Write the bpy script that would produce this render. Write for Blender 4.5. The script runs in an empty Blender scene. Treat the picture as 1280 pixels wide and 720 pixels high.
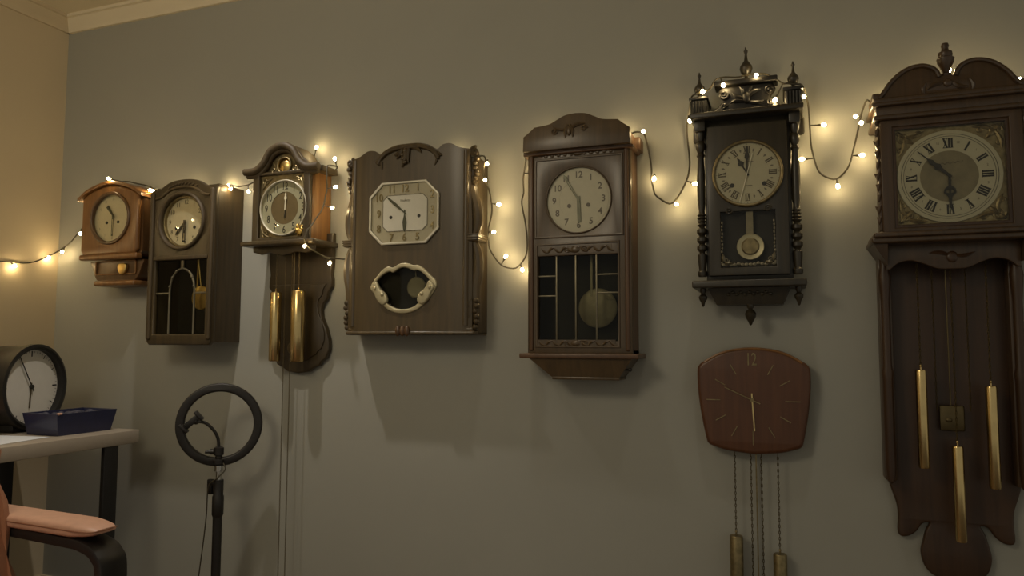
import bpy, bmesh, math, random
from math import sin, cos, pi, radians, sqrt, atan2
from mathutils import Vector, Matrix

random.seed(7)
SC = bpy.context.scene
COL = SC.collection

# ------------------------------------------------------------------ materials
def new_mat(name):
    m = bpy.data.materials.new(name); m.use_nodes = True
    nt = m.node_tree; b = nt.nodes['Principled BSDF']
    return m, nt, b

def ramp(nt, src, c0, c1, p0=.3, p1=.7):
    r = nt.nodes.new('ShaderNodeValToRGB')
    r.color_ramp.elements[0].color = (*c0, 1); r.color_ramp.elements[0].position = p0
    r.color_ramp.elements[1].color = (*c1, 1); r.color_ramp.elements[1].position = p1
    nt.links.new(src, r.inputs[0]); return r

def wood(name, c0, c1, rough=.38, coat=.25, vertical=True, scale=9):
    m, nt, b = new_mat(name)
    tc = nt.nodes.new('ShaderNodeTexCoord'); mp = nt.nodes.new('ShaderNodeMapping')
    mp.inputs['Scale'].default_value = (scale*2, scale*2, scale*.14) if vertical else (scale*.14, scale*2, scale*2)
    n = nt.nodes.new('ShaderNodeTexNoise'); n.inputs['Scale'].default_value = 3.2
    n.inputs['Detail'].default_value = 6; n.inputs['Distortion'].default_value = .5
    nt.links.new(tc.outputs['Object'], mp.inputs[0]); nt.links.new(mp.outputs[0], n.inputs[0])
    r = ramp(nt, n.outputs[0], c0, c1)
    nt.links.new(r.outputs[0], b.inputs['Base Color'])
    b.inputs['Roughness'].default_value = rough
    b.inputs['Coat Weight'].default_value = coat; b.inputs['Coat Roughness'].default_value = .25
    bp = nt.nodes.new('ShaderNodeBump'); bp.inputs['Strength'].default_value = .08; bp.inputs['Distance'].default_value = .002
    nt.links.new(n.outputs[0], bp.inputs['Height']); nt.links.new(bp.outputs[0], b.inputs['Normal'])
    return m

def flat(name, c, rough=.5, metal=0, var=.12, scale=40, bump=0, coat=0):
    m, nt, b = new_mat(name)
    tc = nt.nodes.new('ShaderNodeTexCoord'); n = nt.nodes.new('ShaderNodeTexNoise')
    n.inputs['Scale'].default_value = scale; n.inputs['Detail'].default_value = 3
    nt.links.new(tc.outputs['Object'], n.inputs[0])
    r = ramp(nt, n.outputs[0], tuple(x*(1-var) for x in c), tuple(min(1, x*(1+var)) for x in c))
    nt.links.new(r.outputs[0], b.inputs['Base Color'])
    b.inputs['Roughness'].default_value = rough; b.inputs['Metallic'].default_value = metal
    b.inputs['Coat Weight'].default_value = coat
    if bump:
        bp = nt.nodes.new('ShaderNodeBump'); bp.inputs['Strength'].default_value = bump; bp.inputs['Distance'].default_value = .003
        nt.links.new(n.outputs[0], bp.inputs['Height']); nt.links.new(bp.outputs[0], b.inputs['Normal'])
    return m

def glass(name, tint=(1, 1, 1), spec=.5):
    m = bpy.data.materials.new(name); m.use_nodes = True; nt = m.node_tree
    for n in list(nt.nodes): nt.nodes.remove(n)
    out = nt.nodes.new('ShaderNodeOutputMaterial'); mix = nt.nodes.new('ShaderNodeMixShader')
    tr = nt.nodes.new('ShaderNodeBsdfTransparent'); tr.inputs[0].default_value = (*tint, 1)
    gl = nt.nodes.new('ShaderNodeBsdfGlossy'); gl.inputs['Roughness'].default_value = .03
    fr = nt.nodes.new('ShaderNodeFresnel'); fr.inputs[0].default_value = 1.45
    mu = nt.nodes.new('ShaderNodeMath'); mu.operation = 'MULTIPLY'; mu.inputs[1].default_value = spec
    ge = nt.nodes.new('ShaderNodeNewGeometry'); iv = nt.nodes.new('ShaderNodeMath'); iv.operation = 'SUBTRACT'; iv.inputs[0].default_value = 1
    m2 = nt.nodes.new('ShaderNodeMath'); m2.operation = 'MULTIPLY'          # only the outer face of the pane reflects
    nt.links.new(ge.outputs['Backfacing'], iv.inputs[1]); nt.links.new(fr.outputs[0], m2.inputs[0]); nt.links.new(iv.outputs[0], m2.inputs[1])
    nt.links.new(m2.outputs[0], mu.inputs[0]); nt.links.new(mu.outputs[0], mix.inputs[0])
    nt.links.new(tr.outputs[0], mix.inputs[1]); nt.links.new(gl.outputs[0], mix.inputs[2])
    nt.links.new(mix.outputs[0], out.inputs[0])
    return m

def emit(name, c, s):
    m, nt, b = new_mat(name)
    b.inputs['Base Color'].default_value = (*c, 1)
    b.inputs['Emission Color'].default_value = (*c, 1); b.inputs['Emission Strength'].default_value = s
    return m

M = {}
M['wall'] = flat('sage_paint', (.34, .338, .30), .75, var=.02, scale=3)
M['cream'] = flat('cream_paint', (.62, .52, .36), .8, var=.02, scale=3)
M['ceil'] = flat('ceiling_paint', (.74, .66, .50), .85, var=.015, scale=3)
M['floor'] = wood('floor_boards', (.10, .065, .04), (.16, .10, .06), .5, .1, False, 3)
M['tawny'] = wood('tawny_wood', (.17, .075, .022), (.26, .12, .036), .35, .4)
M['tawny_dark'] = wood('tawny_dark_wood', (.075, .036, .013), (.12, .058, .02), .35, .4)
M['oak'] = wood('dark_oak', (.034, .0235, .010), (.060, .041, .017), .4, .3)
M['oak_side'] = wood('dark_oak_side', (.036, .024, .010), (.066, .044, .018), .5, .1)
M['oak_lit'] = wood('dark_oak_lit', (.047, .032, .0135), (.077, .052, .022), .6, 0)  # lighter copy of the dark oak, with light put into its colour
M['orange'] = wood('orange_oak', (.20, .095, .03), (.32, .16, .05), .45, .15)
M['walnut'] = wood('polished_walnut', (.056, .038, .016), (.086, .058, .024), .42, .2)
M['carve'] = wood('carved_walnut', (.050, .034, .016), (.098, .068, .030), .42, .25)
M['brownish'] = wood('brown_wood', (.060, .037, .016), (.095, .059, .025), .4, .25)
M['mahog'] = wood('mahogany', (.072, .036, .015), (.115, .056, .023), .42, .2)
M['ebony'] = wood('near_black_wood', (.019, .015, .008), (.036, .027, .013), .42, .2)
M['grand'] = wood('grandmother_wood', (.044, .024, .010), (.074, .040, .017), .4, .2)
M['grand_back'] = wood('grandmother_back', (.036, .016, .006), (.058, .026, .009), .45, .15)
M['ebony_dark'] = wood('near_black_wood_dimmed', (.006, .005, .003), (.012, .009, .005), .5, .1)  # near-black wood, dimmed in its colour to offset the bulbs close by
M['teak'] = wood('teak_face', (.075, .026, .009), (.110, .040, .014), .45, .15)
M['inside'] = flat('case_inside', (.016, .013, .008), .7)
M['brass'] = flat('brass', (.62, .47, .22), .24, 1, var=.08, scale=30)
M['brass_dull'] = flat('dull_brass', (.25, .20, .105), .45, .9, var=.25, scale=60, bump=.2)
M['leading'] = flat('lead_came', (.17, .15, .10), .4, .6, var=.15)
M['brass_lit'] = flat('polished_brass', (.72, .52, .2), .3, 1, var=.15)
M['gilt'] = flat('gilt_leaf', (.75, .5, .14), .25, 1, var=.2, scale=90, bump=.3)
M['silver'] = flat('silvered_metal', (.60, .57, .46), .45, .35, var=.06)
M['champagne'] = flat('champagne_metal', (.46, .41, .26), .42, .4, var=.06)
M['pale_bob'] = flat('pale_metal_bob', (.30, .27, .19), .5, .3)
M['dial_olive'] = flat('olive_dial_centre', (.20, .17, .10), .4, .2)
M['dial_cream'] = flat('cream_dial', (.66, .58, .38), .5, var=.03)
M['dial_brassy'] = flat('champagne_dial', (.56, .50, .34), .4, .25, var=.05)
M['dial_white'] = flat('white_dial', (.45, .42, .295), .5, var=.03)
M['dial_paper'] = flat('ivory_dial', (.45, .41, .28), .5, var=.03)
M['dial_tan'] = flat('tan_dial_ring', (.47, .42, .30), .45, var=.05)
M['dial_grey'] = flat('grey_white_dial', (.74, .71, .64), .5, var=.02)
M['dial_brown'] = flat('brown_dial_centre', (.15, .11, .055), .4, .2, var=.1)
M['chapter'] = flat('silvered_chapter_ring', (.38, .365, .26), .4, .2, var=.05)
M['ink'] = flat('black_ink', (.02, .018, .014), .5)
M['ink_soft'] = flat('grey_ink', (.16, .14, .10), .5)
M['ink_brown'] = flat('brown_ink', (.085, .065, .035), .45)
M['hand_dark'] = flat('dark_hand_metal', (.035, .03, .02), .4, .3)
M['hand_green'] = flat('bronze_hand', (.085, .085, .055), .4, .5)
M['hand_white'] = flat('white_hand', (.75, .7, .55), .4)
M['black'] = flat('black_plastic', (.014, .012, .011), .42)
M['black_sat'] = flat('black_satin', (.011, .010, .009), .4)
M['black_paint'] = flat('black_stain', (.010, .009, .009), .4)
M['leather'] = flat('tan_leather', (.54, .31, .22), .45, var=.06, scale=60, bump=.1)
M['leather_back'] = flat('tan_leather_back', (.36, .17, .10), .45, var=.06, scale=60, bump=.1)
M['seam'] = flat('leather_seam', (.24, .10, .05), .6)
M['table_top'] = flat('grey_tabletop', (.36, .31, .25), .5, var=.03)
M['navy'] = flat('navy_ceramic', (.014, .017, .055), .35, var=.1, coat=.2)
M['soil'] = flat('tray_contents', (.05, .05, .075), .7, var=.4, scale=80)
M['paper'] = flat('screen_lit_paper', (.72, .76, .82), .6, var=.02)  # white paper with a bluish screen glow put into its colour
M['chain'] = flat('chain_metal', (.13, .10, .05), .4, .9)
M['cable'] = flat('dark_wire', (.05, .042, .025), .5)
M['metal'] = flat('bare_metal', (.6, .6, .58), .25, 1, var=.05)
M['diffuser'] = flat('unlit_diffuser', (.75, .75, .72), .4, var=.02)
M['glass'] = glass('clear_glass', (.97, .97, .95), .65)
M['glass_door'] = glass('door_glass', (.80, .80, .74), .6)
M['bulb'] = emit('warm_bulb', (1, .74, .36), 115)

# ------------------------------------------------------------------ mesh building
def cat(pts, n=8, closed=False):
    """Catmull-Rom through 2-D or 3-D points."""
    out = []; N = len(pts)
    P = [Vector(p) for p in pts]
    for i in range(N if closed else N-1):
        if closed: a, b, c, d = P[i-1], P[i], P[(i+1) % N], P[(i+2) % N]
        else: a, b, c, d = P[max(i-1, 0)], P[i], P[i+1], P[min(i+2, N-1)]
        for k in range(n):
            t = k/n
            out.append(.5*((2*b)+(-a+c)*t+(2*a-5*b+4*c-d)*t*t+(-a+3*b-3*c+d)*t**3))
    if not closed: out.append(P[-1])
    return [tuple(v) for v in out]

def circ(cx, cz, r, n=64, rz=None):
    rz = rz or r
    return [(cx+r*cos(2*pi*k/n), cz+rz*sin(2*pi*k/n)) for k in range(n)]

def rect(x0, x1, z0, z1, c=0):
    if not c: return [(x0, z0), (x1, z0), (x1, z1), (x0, z1)]
    return [(x0+c, z0), (x1-c, z0), (x1, z0+c), (x1, z1-c), (x1-c, z1), (x0+c, z1), (x0, z1-c), (x0, z0+c)]

def rrect(x0, x1, z0, z1, r, n=6):
    o = []
    for cx, cz, a in ((x1-r, z0+r, -90), (x1-r, z1-r, 0), (x0+r, z1-r, 90), (x0+r, z0+r, 180)):
        for k in range(n+1):
            t = radians(a+90*k/n); o.append((cx+r*cos(t), cz+r*sin(t)))
    return o

def mirror(pts, cx):
    """right half (top to bottom) -> closed outline"""
    return pts + [(2*cx-x, z) for x, z in reversed(pts) if abs(x-cx) > 1e-6]

def resample(pts): return pts

class MB:
    def __init__(s): s.bm = bmesh.new(); s.mi = 0; s.mats = []
    def use(s, mat): s.mats.append(mat); s.mi = len(s.mats); return s
    def _add(s, verts, faces):
        vs = [s.bm.verts.new(v) for v in verts]
        for f in faces:
            try: s.bm.faces.new([vs[i] for i in f]).material_index = s.mi
            except ValueError: pass
        return s
    def from_curve(s, cu, fn):
        o = bpy.data.objects.new('tmp', cu); me = o.to_mesh()
        s._add([fn(v.co) for v in me.vertices], [tuple(p.vertices) for p in me.polygons])
        o.to_mesh_clear(); bpy.data.objects.remove(o); bpy.data.curves.remove(cu)
        return s
    def box(s, x0, x1, y0, y1, z0, z1, bev=0, M4=None, seg=2):
        t = bmesh.new(); bmesh.ops.create_cube(t, size=1)
        for v in t.verts: v.co = Vector(((x0+x1)/2+v.co.x*(x1-x0), (y0+y1)/2+v.co.y*(y1-y0), (z0+z1)/2+v.co.z*(z1-z0)))
        if bev: bmesh.ops.bevel(t, geom=t.edges[:], offset=bev, segments=seg, profile=.5, affect='EDGES')
        return s.merge(t, M4)
    def merge(s, t, M4=None):
        t.verts.index_update()
        s._add([(M4 @ v.co if M4 else v.co).copy() for v in t.verts], [[v.index for v in f.verts] for f in t.faces]); t.free()
        return s
    def plate(s, outer, holes=(), yf=0, yb=0, bev=0, seg=2, fn=None):
        """xz outline (with holes) extruded from y=yf (front) to y=yb (back)"""
        cu = bpy.data.curves.new('t', 'CURVE'); cu.dimensions = '2D'; cu.fill_mode = 'BOTH'
        th = abs(yb-yf)/2; bev = min(bev, th*.98)
        cu.extrude = th-bev; cu.bevel_depth = bev; cu.bevel_resolution = seg-1; cu.offset = -bev
        for pts in [outer, *holes]:
            sp = cu.splines.new('POLY'); sp.points.add(len(pts)-1); sp.use_cyclic_u = True
            for p, q in zip(sp.points, pts): p.co = (q[0], q[1], 0, 1)
        yc = (yf+yb)/2
        return s.from_curve(cu, fn or (lambda c: (c.x, yc-c.z, c.y)))
    def ring(s, cx, cz, r1, r0, yf, yb, bev=0, n=72):
        return s.plate(circ(cx, cz, r1, n), [circ(cx, cz, r0, n)], yf, yb, bev, 3)
    def disc(s, cx, cz, r, yf, yb, bev=0, n=64, rz=None):
        return s.plate(circ(cx, cz, r, n, rz), [], yf, yb, bev)
    def lathe(s, prof, o=(0, 0, 0), axis='Z', n=24, M4=None):
        vs, fs = [], []
        for r, h in prof:
            for k in range(n):
                a = 2*pi*k/n; x, y = max(r, 1e-5)*cos(a), max(r, 1e-5)*sin(a)
                v = {'Z': (x, y, h), 'Y': (x, h, y), 'X': (h, x, y)}[axis]
                v = Vector(v)
                if M4: v = M4 @ v
                vs.append(v+Vector(o))
        for i in range(len(prof)-1):
            for k in range(n): fs.append((i*n+k, i*n+(k+1) % n, (i+1)*n+(k+1) % n, (i+1)*n+k))
        fs.append(tuple(reversed(range(n)))); fs.append(tuple((len(prof)-1)*n+k for k in range(n)))
        return s._add(vs, fs)
    def tube(s, pts, r, n=8, closed=False, radii=None):
        P = [Vector(p) for p in pts]; N = len(P); vs, fs = [], []
        up = None
        for i, p in enumerate(P):
            a = P[i-1] if (i or closed) else p; b = P[(i+1) % N] if (i < N-1 or closed) else p
            t = (b-a).normalized()
            if up is None: up = Vector((0, 1, 0)) if abs(t.y) < .9 else Vector((1, 0, 0))
            u = (up-t*up.dot(t)).normalized(); up = u; w = t.cross(u)
            rr = radii[i] if radii else r
            for k in range(n):
                an = 2*pi*k/n; vs.append(p+(u*cos(an)+w*sin(an))*rr)
        for i in range(N if closed else N-1):
            j = (i+1) % N
            for k in range(n): fs.append((i*n+k, i*n+(k+1) % n, j*n+(k+1) % n, j*n+k))
        if not closed:
            fs.append(tuple(reversed(range(n)))); fs.append(tuple((N-1)*n+k for k in range(n)))
        return s._add(vs, fs)
    def ball(s, c, r, seg=12, rings=8, M4=None):
        r = r if isinstance(r, tuple) else (r, r, r)
        t = bmesh.new(); bmesh.ops.create_uvsphere(t, u_segments=seg, v_segments=rings, radius=1)
        for v in t.verts:
            co = Vector((v.co.x*r[0], v.co.y*r[1], v.co.z*r[2]))
            v.co = (M4 @ co if M4 else co)+Vector(c)
        return s.merge(t)
    def text(s, txt, size, cx, cz, yf, depth=.0006, rot=0, sx=1, bold=0, shear=0):
        cu = bpy.data.curves.new('t', 'FONT'); cu.body = txt; cu.size = size
        cu.align_x = 'CENTER'; cu.align_y = 'CENTER'; cu.extrude = depth/2; cu.offset = bold; cu.shear = shear; cu.resolution_u = 3
        ca, sa = cos(rot), sin(rot)
        def fn(c):
            x, z = c.x*sx, c.y
            return (cx+x*ca-z*sa, yf+depth/2-c.z, cz+x*sa+z*ca)
        return s.from_curve(cu, fn)
    def bar(s, cx, cz, ang, r0, r1, w0, w1, yf, th=.0008):
        """radial bar on a dial: ang clockwise from 12"""
        d = Vector((sin(ang), cos(ang))); t = Vector((cos(ang), -sin(ang))); c = Vector((cx, cz))
        q = [c+d*r0-t*w0/2, c+d*r0+t*w0/2, c+d*r1+t*w1/2, c+d*r1-t*w1/2]
        return s.plate([tuple(v) for v in q], [], yf, yf+th)
    def scroll(s, cx, cz, y, r, turns=1.4, flip=1, a0=0, th=.004, n=26):
        pts, rad = [], []
        for k in range(n):
            t = k/(n-1); a = a0+flip*turns*2*pi*t; rr = r*(1-.82*t)
            pts.append((cx+rr*cos(a), y-.3*th*t, cz+rr*sin(a))); rad.append(th*(1-.35*t))
        return s.tube(pts, th, 6, radii=rad)
    def leaf(s, p0, p1, w, y, bend=0, th=.004):
        a, b = Vector(p0), Vector(p1); d = b-a; nrm = Vector((-d.y, d.x)).normalized()
        pts, rad = [], []
        for k in range(9):
            t = k/8; q = a+d*t+nrm*bend*sin(pi*t); pts.append((q.x, y, q.y)); rad.append(max(.0006, w*sin(pi*(.12+.86*t))**.8))
        return s.tube(pts, w, 6, radii=rad)
    def done(s, name, mat, parent=None, smooth=35, label=None, kind=None):
        bmesh.ops.remove_doubles(s.bm, verts=s.bm.verts, dist=1e-6)
        bmesh.ops.recalc_face_normals(s.bm, faces=s.bm.faces)
        root = parent
        off = Vector((0, 0, 0))
        while root is not None: off += root.location; root = root.parent
        loc = s.origin if hasattr(s, 'origin') else None
        for v in s.bm.verts: v.co -= off
        me = bpy.data.meshes.new(name); s.bm.to_mesh(me); s.bm.free()
        o = bpy.data.objects.new(name, me); COL.objects.link(o)
        me.materials.append(M[mat])
        for q in s.mats: me.materials.append(M[q])
        if smooth:
            for p in me.polygons: p.use_smooth = True
            me.set_sharp_from_angle(angle=radians(smooth))
        if parent: o.parent = parent
        if label: o['label'] = label
        if kind: o['kind'] = kind
        return o

def thing(name, loc, label, cat_, group=None):
    o = bpy.data.objects.new(name, None); COL.objects.link(o); o.location = loc
    o.empty_display_size = .05
    o['label'] = label; o['category'] = cat_
    if group: o['group'] = group
    return o

# clock furniture -------------------------------------------------------------
ROMAN = {1: 'I', 2: 'II', 3: 'III', 4: 'IIII', 5: 'V', 6: 'VI', 7: 'VII', 8: 'VIII', 9: 'IX', 10: 'X', 11: 'XI', 12: 'XII'}
def roman(mb, cx, cz, r0, r1, n, yf, thick, step):
    """radial roman numeral: thick and thin strokes between r0 (inner) and r1 (outer)"""
    a = radians(30*n); d = Vector((sin(a), cos(a))); t = Vector((cos(a), -sin(a))); c = Vector((cx, cz))
    s_ = ROMAN[n]; w = {'I': step, 'V': step*1.9, 'X': step*1.9}
    tot = sum(w[ch] for ch in s_); u = -tot/2
    def stroke(u0, u1, wd):
        q = [c+d*r0+t*(u0-wd/2), c+d*r0+t*(u0+wd/2), c+d*r1+t*(u1+wd/2), c+d*r1+t*(u1-wd/2)]
        mb.plate([tuple(v) for v in q], [], yf, yf+.0006)
    for ch in s_:
        m = u+w[ch]/2; h = w[ch]*.34
        if ch == 'I': stroke(m, m, thick)
        elif ch == 'V': stroke(m, m-h, thick); stroke(m, m+h, thick*.35)
        else: stroke(m+h, m-h, thick); stroke(m-h, m+h, thick*.35)
        u += w[ch]
    for r in (r0, r1):                                    # serif hairlines
        q = [c+d*(r-.0007)-t*tot*.5, c+d*(r-.0007)+t*tot*.5, c+d*(r+.0007)+t*tot*.5, c+d*(r+.0007)-t*tot*.5]
        mb.plate([tuple(v) for v in q], [], yf, yf+.0006)

def minute_track(mb, cx, cz, r, yf, w=.0012, l=.004):
    for k in range(60): mb.bar(cx, cz, radians(6*k), r-l*(1.3 if k % 5 == 0 else .7), r, w*(1.4 if k % 5 == 0 else .7), w*(1.4 if k % 5 == 0 else .7), yf, .0005)

def hand(pts, cx, cz, ang_deg, yf, th=.0012, holes=()):
    """pts: outline with the pivot at (0,0), pointing +z"""
    a = radians(ang_deg); ca, sa = cos(a), sin(a)
    f = lambda p: (cx+p[0]*ca+p[1]*sa, cz-p[0]*sa+p[1]*ca)
    return MB().plate([f(p) for p in pts], [[f(p) for p in h] for h in holes], yf, yf+th)

def baton(L, w, tail=.012): return [(-w/2, -tail), (w/2, -tail), (w/2, L*.97), (0, L), (-w/2, L*.97)]
def leafhand(L, w, tail=.01): return [(-.0022, -tail), (.0022, -tail), (.0022, L*.12), (w/2, L*.5), (w*.32, L*.86), (0, L), (-w*.32, L*.86), (-w/2, L*.5), (-.0022, L*.12)]
def spade(L, w):
    return [(-.0022, -.008), (.0022, -.008), (.0022, L*.42), (w*.18, L*.46), (w*.5, L*.58), (w*.36, L*.7), (.003, L*.74), (.0035, L*.82), (0, L), (-.0035, L*.82), (-.003, L*.74), (-w*.36, L*.7), (-w*.5, L*.58), (-w*.18, L*.46), (-.0022, L*.42)]

def chain_links(mb, x, y, z1, z0, pitch=.009, r=.0034, wr=.0011):
    n = max(2, int((z1-z0)/pitch)); p = (z1-z0)/n
    for k in range(n):
        c = z1-(k+.5)*p; pts = []
        for j in range(8):
            a = 2*pi*j/8; u = r*.62*cos(a); w = (p*.5+wr)*sin(a)
            pts.append((x+u, y, c+w) if k % 2 else (x, y+u, c+w))
        mb.tube(pts, wr, 4, closed=True)
    return mb

def weight(root, x, y, z1, z0, r, chain_top, mat='brass', name='weight', link=True):
    w = MB().lathe([(0, z0), (r*.9, z0), (r, z0+.004), (r, z1-.004), (r*.9, z1), (0, z1)], (x, y, 0), n=28)
    w.lathe([(.0025, z1), (.0025, z1+.008), (.004, z1+.01), (.0025, z1+.014), (0, z1+.015)], (x, y, 0), n=10)
    o = w.done(name, mat, root)
    if link:
        c = chain_links(MB(), x, y, chain_top, z1+.012); c.done('chain', 'chain', o)
    return o

def finial(mb, x, y, z, h, r, n=20):
    prof = [(.55, 0), (.55, .05), (.3, .09), (.26, .13), (.8, .24), (1, .36), (.93, .44), (.55, .54), (.3, .6), (.22, .72), (.17, .8), (.3, .85), (.34, .89), (.16, .93), (.1, 1.0), (0, 1.0)]
    mb.lathe([(a*r, z+b*h) for a, b in prof], (x, y, 0), n=n); return mb

# ------------------------------------------------------------------ the setting
XL = -3.107
def struct(mb, name, mat): return mb.done(name, mat, None, 35, kind='structure')
struct(MB().box(XL-.12, 2.6, 0, .12, 0, 2.62), 'wall_back', 'wall')
struct(MB().box(XL-.12, XL, -3.4, 0, 0, 2.62), 'wall_left', 'cream')
struct(MB().box(XL, 2.6, -3.4, 0, -.06, 0), 'floor', 'floor')
struct(MB().box(XL, 2.6, -3.4, 0, 2.575, 2.62), 'ceiling', 'ceil')
def cove(y0, y1, axis):
    prof = [(0, 2.512), (.012, 2.512), (.016, 2.522), (.03, 2.534), (.044, 2.552), (.05, 2.560), (.062, 2.562), (.062, 2.575), (0, 2.575)]
    vs = []
    for t in (y0, y1):
        for d, z in prof: vs.append((t, -d, z) if axis == 'x' else (XL+d, t, z))
    n = len(prof); fs = [(k, (k+1) % n, n+(k+1) % n, n+k) for k in range(n)]+[tuple(range(n)), tuple(range(n, 2*n))]
    return MB()._add(vs, fs)
struct(cove(XL, 2.6, 'x'), 'trim_1', 'ceil')
struct(cove(-3.4, 0, 'y'), 'trim_2', 'cream')
struct(MB().box(XL, 2.6, -.014, 0, 0, .06, .004), 'baseboard_back', 'cream')
struct(MB().box(XL, XL+.014, -3.4, -.014, 0, .06, .004), 'baseboard_left', 'cream')

def Y(o): return -o      # distance from the wall -> world y

# ================================================================== 1. tawny wall clock, far left
def clock_tawny():
    cx = -2.652; D = .13
    R = thing('wall_clock', (cx, 0, 1.58), 'small tawny wooden wall clock with arched top, nearest the room corner', 'clock')
    x0, x1 = cx-.170, cx+.168; zb, zs, zt = 1.437, 1.695, 1.752
    arch = [(x0, zs), (x0+.05, zs+.018)]+[(cx+.15*sin(a), zs-.005+.062*cos(a)) for a in [radians(q) for q in range(-50, 51, 10)]]+[(x1-.05, zs+.018), (x1, zs)]
    top = cat([(x0, zs), (x0+.055, zs+.032), (cx, zt), (x1-.055, zs+.032), (x1, zs)], 8)
    out = top+[(x1, zb+.02), (x1-.02, zb), (x0+.02, zb), (x0, zb+.02)]
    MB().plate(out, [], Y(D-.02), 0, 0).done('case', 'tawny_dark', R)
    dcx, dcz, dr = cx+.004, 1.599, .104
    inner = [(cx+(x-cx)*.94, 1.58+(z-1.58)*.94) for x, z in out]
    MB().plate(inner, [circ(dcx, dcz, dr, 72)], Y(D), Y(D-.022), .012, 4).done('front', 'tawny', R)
    # thin top moulding following the arch
    tm = MB(); tm.plate([(x, z+.006) for x, z in [(x0-.012, zs-.006)]+top+[(x1+.012, zs-.006)]]+[(x, z-.010) for x, z in reversed([(x0-.012, zs-.004)]+top+[(x1+.012, zs-.004)])], [], Y(D+.008), -.002, .004)
    tm.done('top_moulding', 'tawny', R)
    bm_ = MB(); bm_.box(x0+.008, x1-.006, Y(D+.005), Y(D-.03), zb-.012, zb+.012, .008, seg=3); bm_.done('base_moulding', 'tawny', R)
    # lower body with ogee sides
    h = [(.150, zb-.012), (.150, 1.415), (.138, 1.395), (.128, 1.365), (.112, 1.345), (.100, 1.338), (.100, 1.318)]
    lo = [(cx+.012+a, z) for a, z in h]; lo = lo+[(2*(cx+.012)-x, z) for x, z in reversed(lo)]
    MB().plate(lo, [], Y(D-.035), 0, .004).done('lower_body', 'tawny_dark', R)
    MB().plate(rrect(cx+.012-.115, cx+.012+.115, 1.362, 1.424, .01), [rrect(cx+.012-.108, cx+.012+.108, 1.368, 1.418, .008)], Y(D-.028), Y(D-.034), .002).done('lower_panel', 'tawny', R)
    MB().box(cx+.012-.104, cx+.012+.125, Y(D-.012), 0, 1.316, 1.338, .008, seg=3).done('bottom_rail', 'tawny', R)
    sh = MB(); sh.plate(cat([(cx+.058, 1.360), (cx+.078, 1.376), (cx+.081, 1.403), (cx+.058, 1.411), (cx+.035, 1.403), (cx+.038, 1.376)], 5, True), [], Y(D-.018), Y(D-.034), .006, 3)
    sh.done('emblem', 'brass_lit', R, label='small brass shield emblem')
    MB().ring(dcx, dcz, dr+.008, dr-.006, Y(D+.006), Y(D-.012), .005).done('bezel', 'tawny_dark', R)
    k = MB().disc(dcx, dcz, dr+.004, Y(D-.014), Y(D-.018)).use('dial_tan')
    for n in range(1, 13): k.text(str(n), .016, dcx+.083*sin(radians(30*n)), dcz+.083*cos(radians(30*n)), Y(D-.0132), sx=.8)
    k.done('dial', 'dial_cream', R)
    for s in (-1, 1): MB().disc(dcx+s*.032, dcz-.016, .006, Y(D-.011), Y(D-.014)).done('winding_hole', 'ink', R)
    hand([(-.003, -.006), (.003, -.006), (.004, .01), (.0075, .055), (-.0075, .055), (-.004, .01)], dcx+.008, dcz+.01, -40, Y(D-.008)).done('hour_hand', 'hand_green', R)
    hand([(-.005, -.006), (.005, -.006), (.004, .085), (-.004, .085)], dcx+.008, dcz+.01, 181, Y(D-.006), holes=[[(-.0025, .015), (.0025, .015), (.002, .078), (-.002, .078)]]).done('minute_hand', 'hand_green', R)
    MB().disc(dcx, dcz, dr-.004, Y(D-.001), Y(D-.003)).done('glass', 'glass', R)

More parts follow.
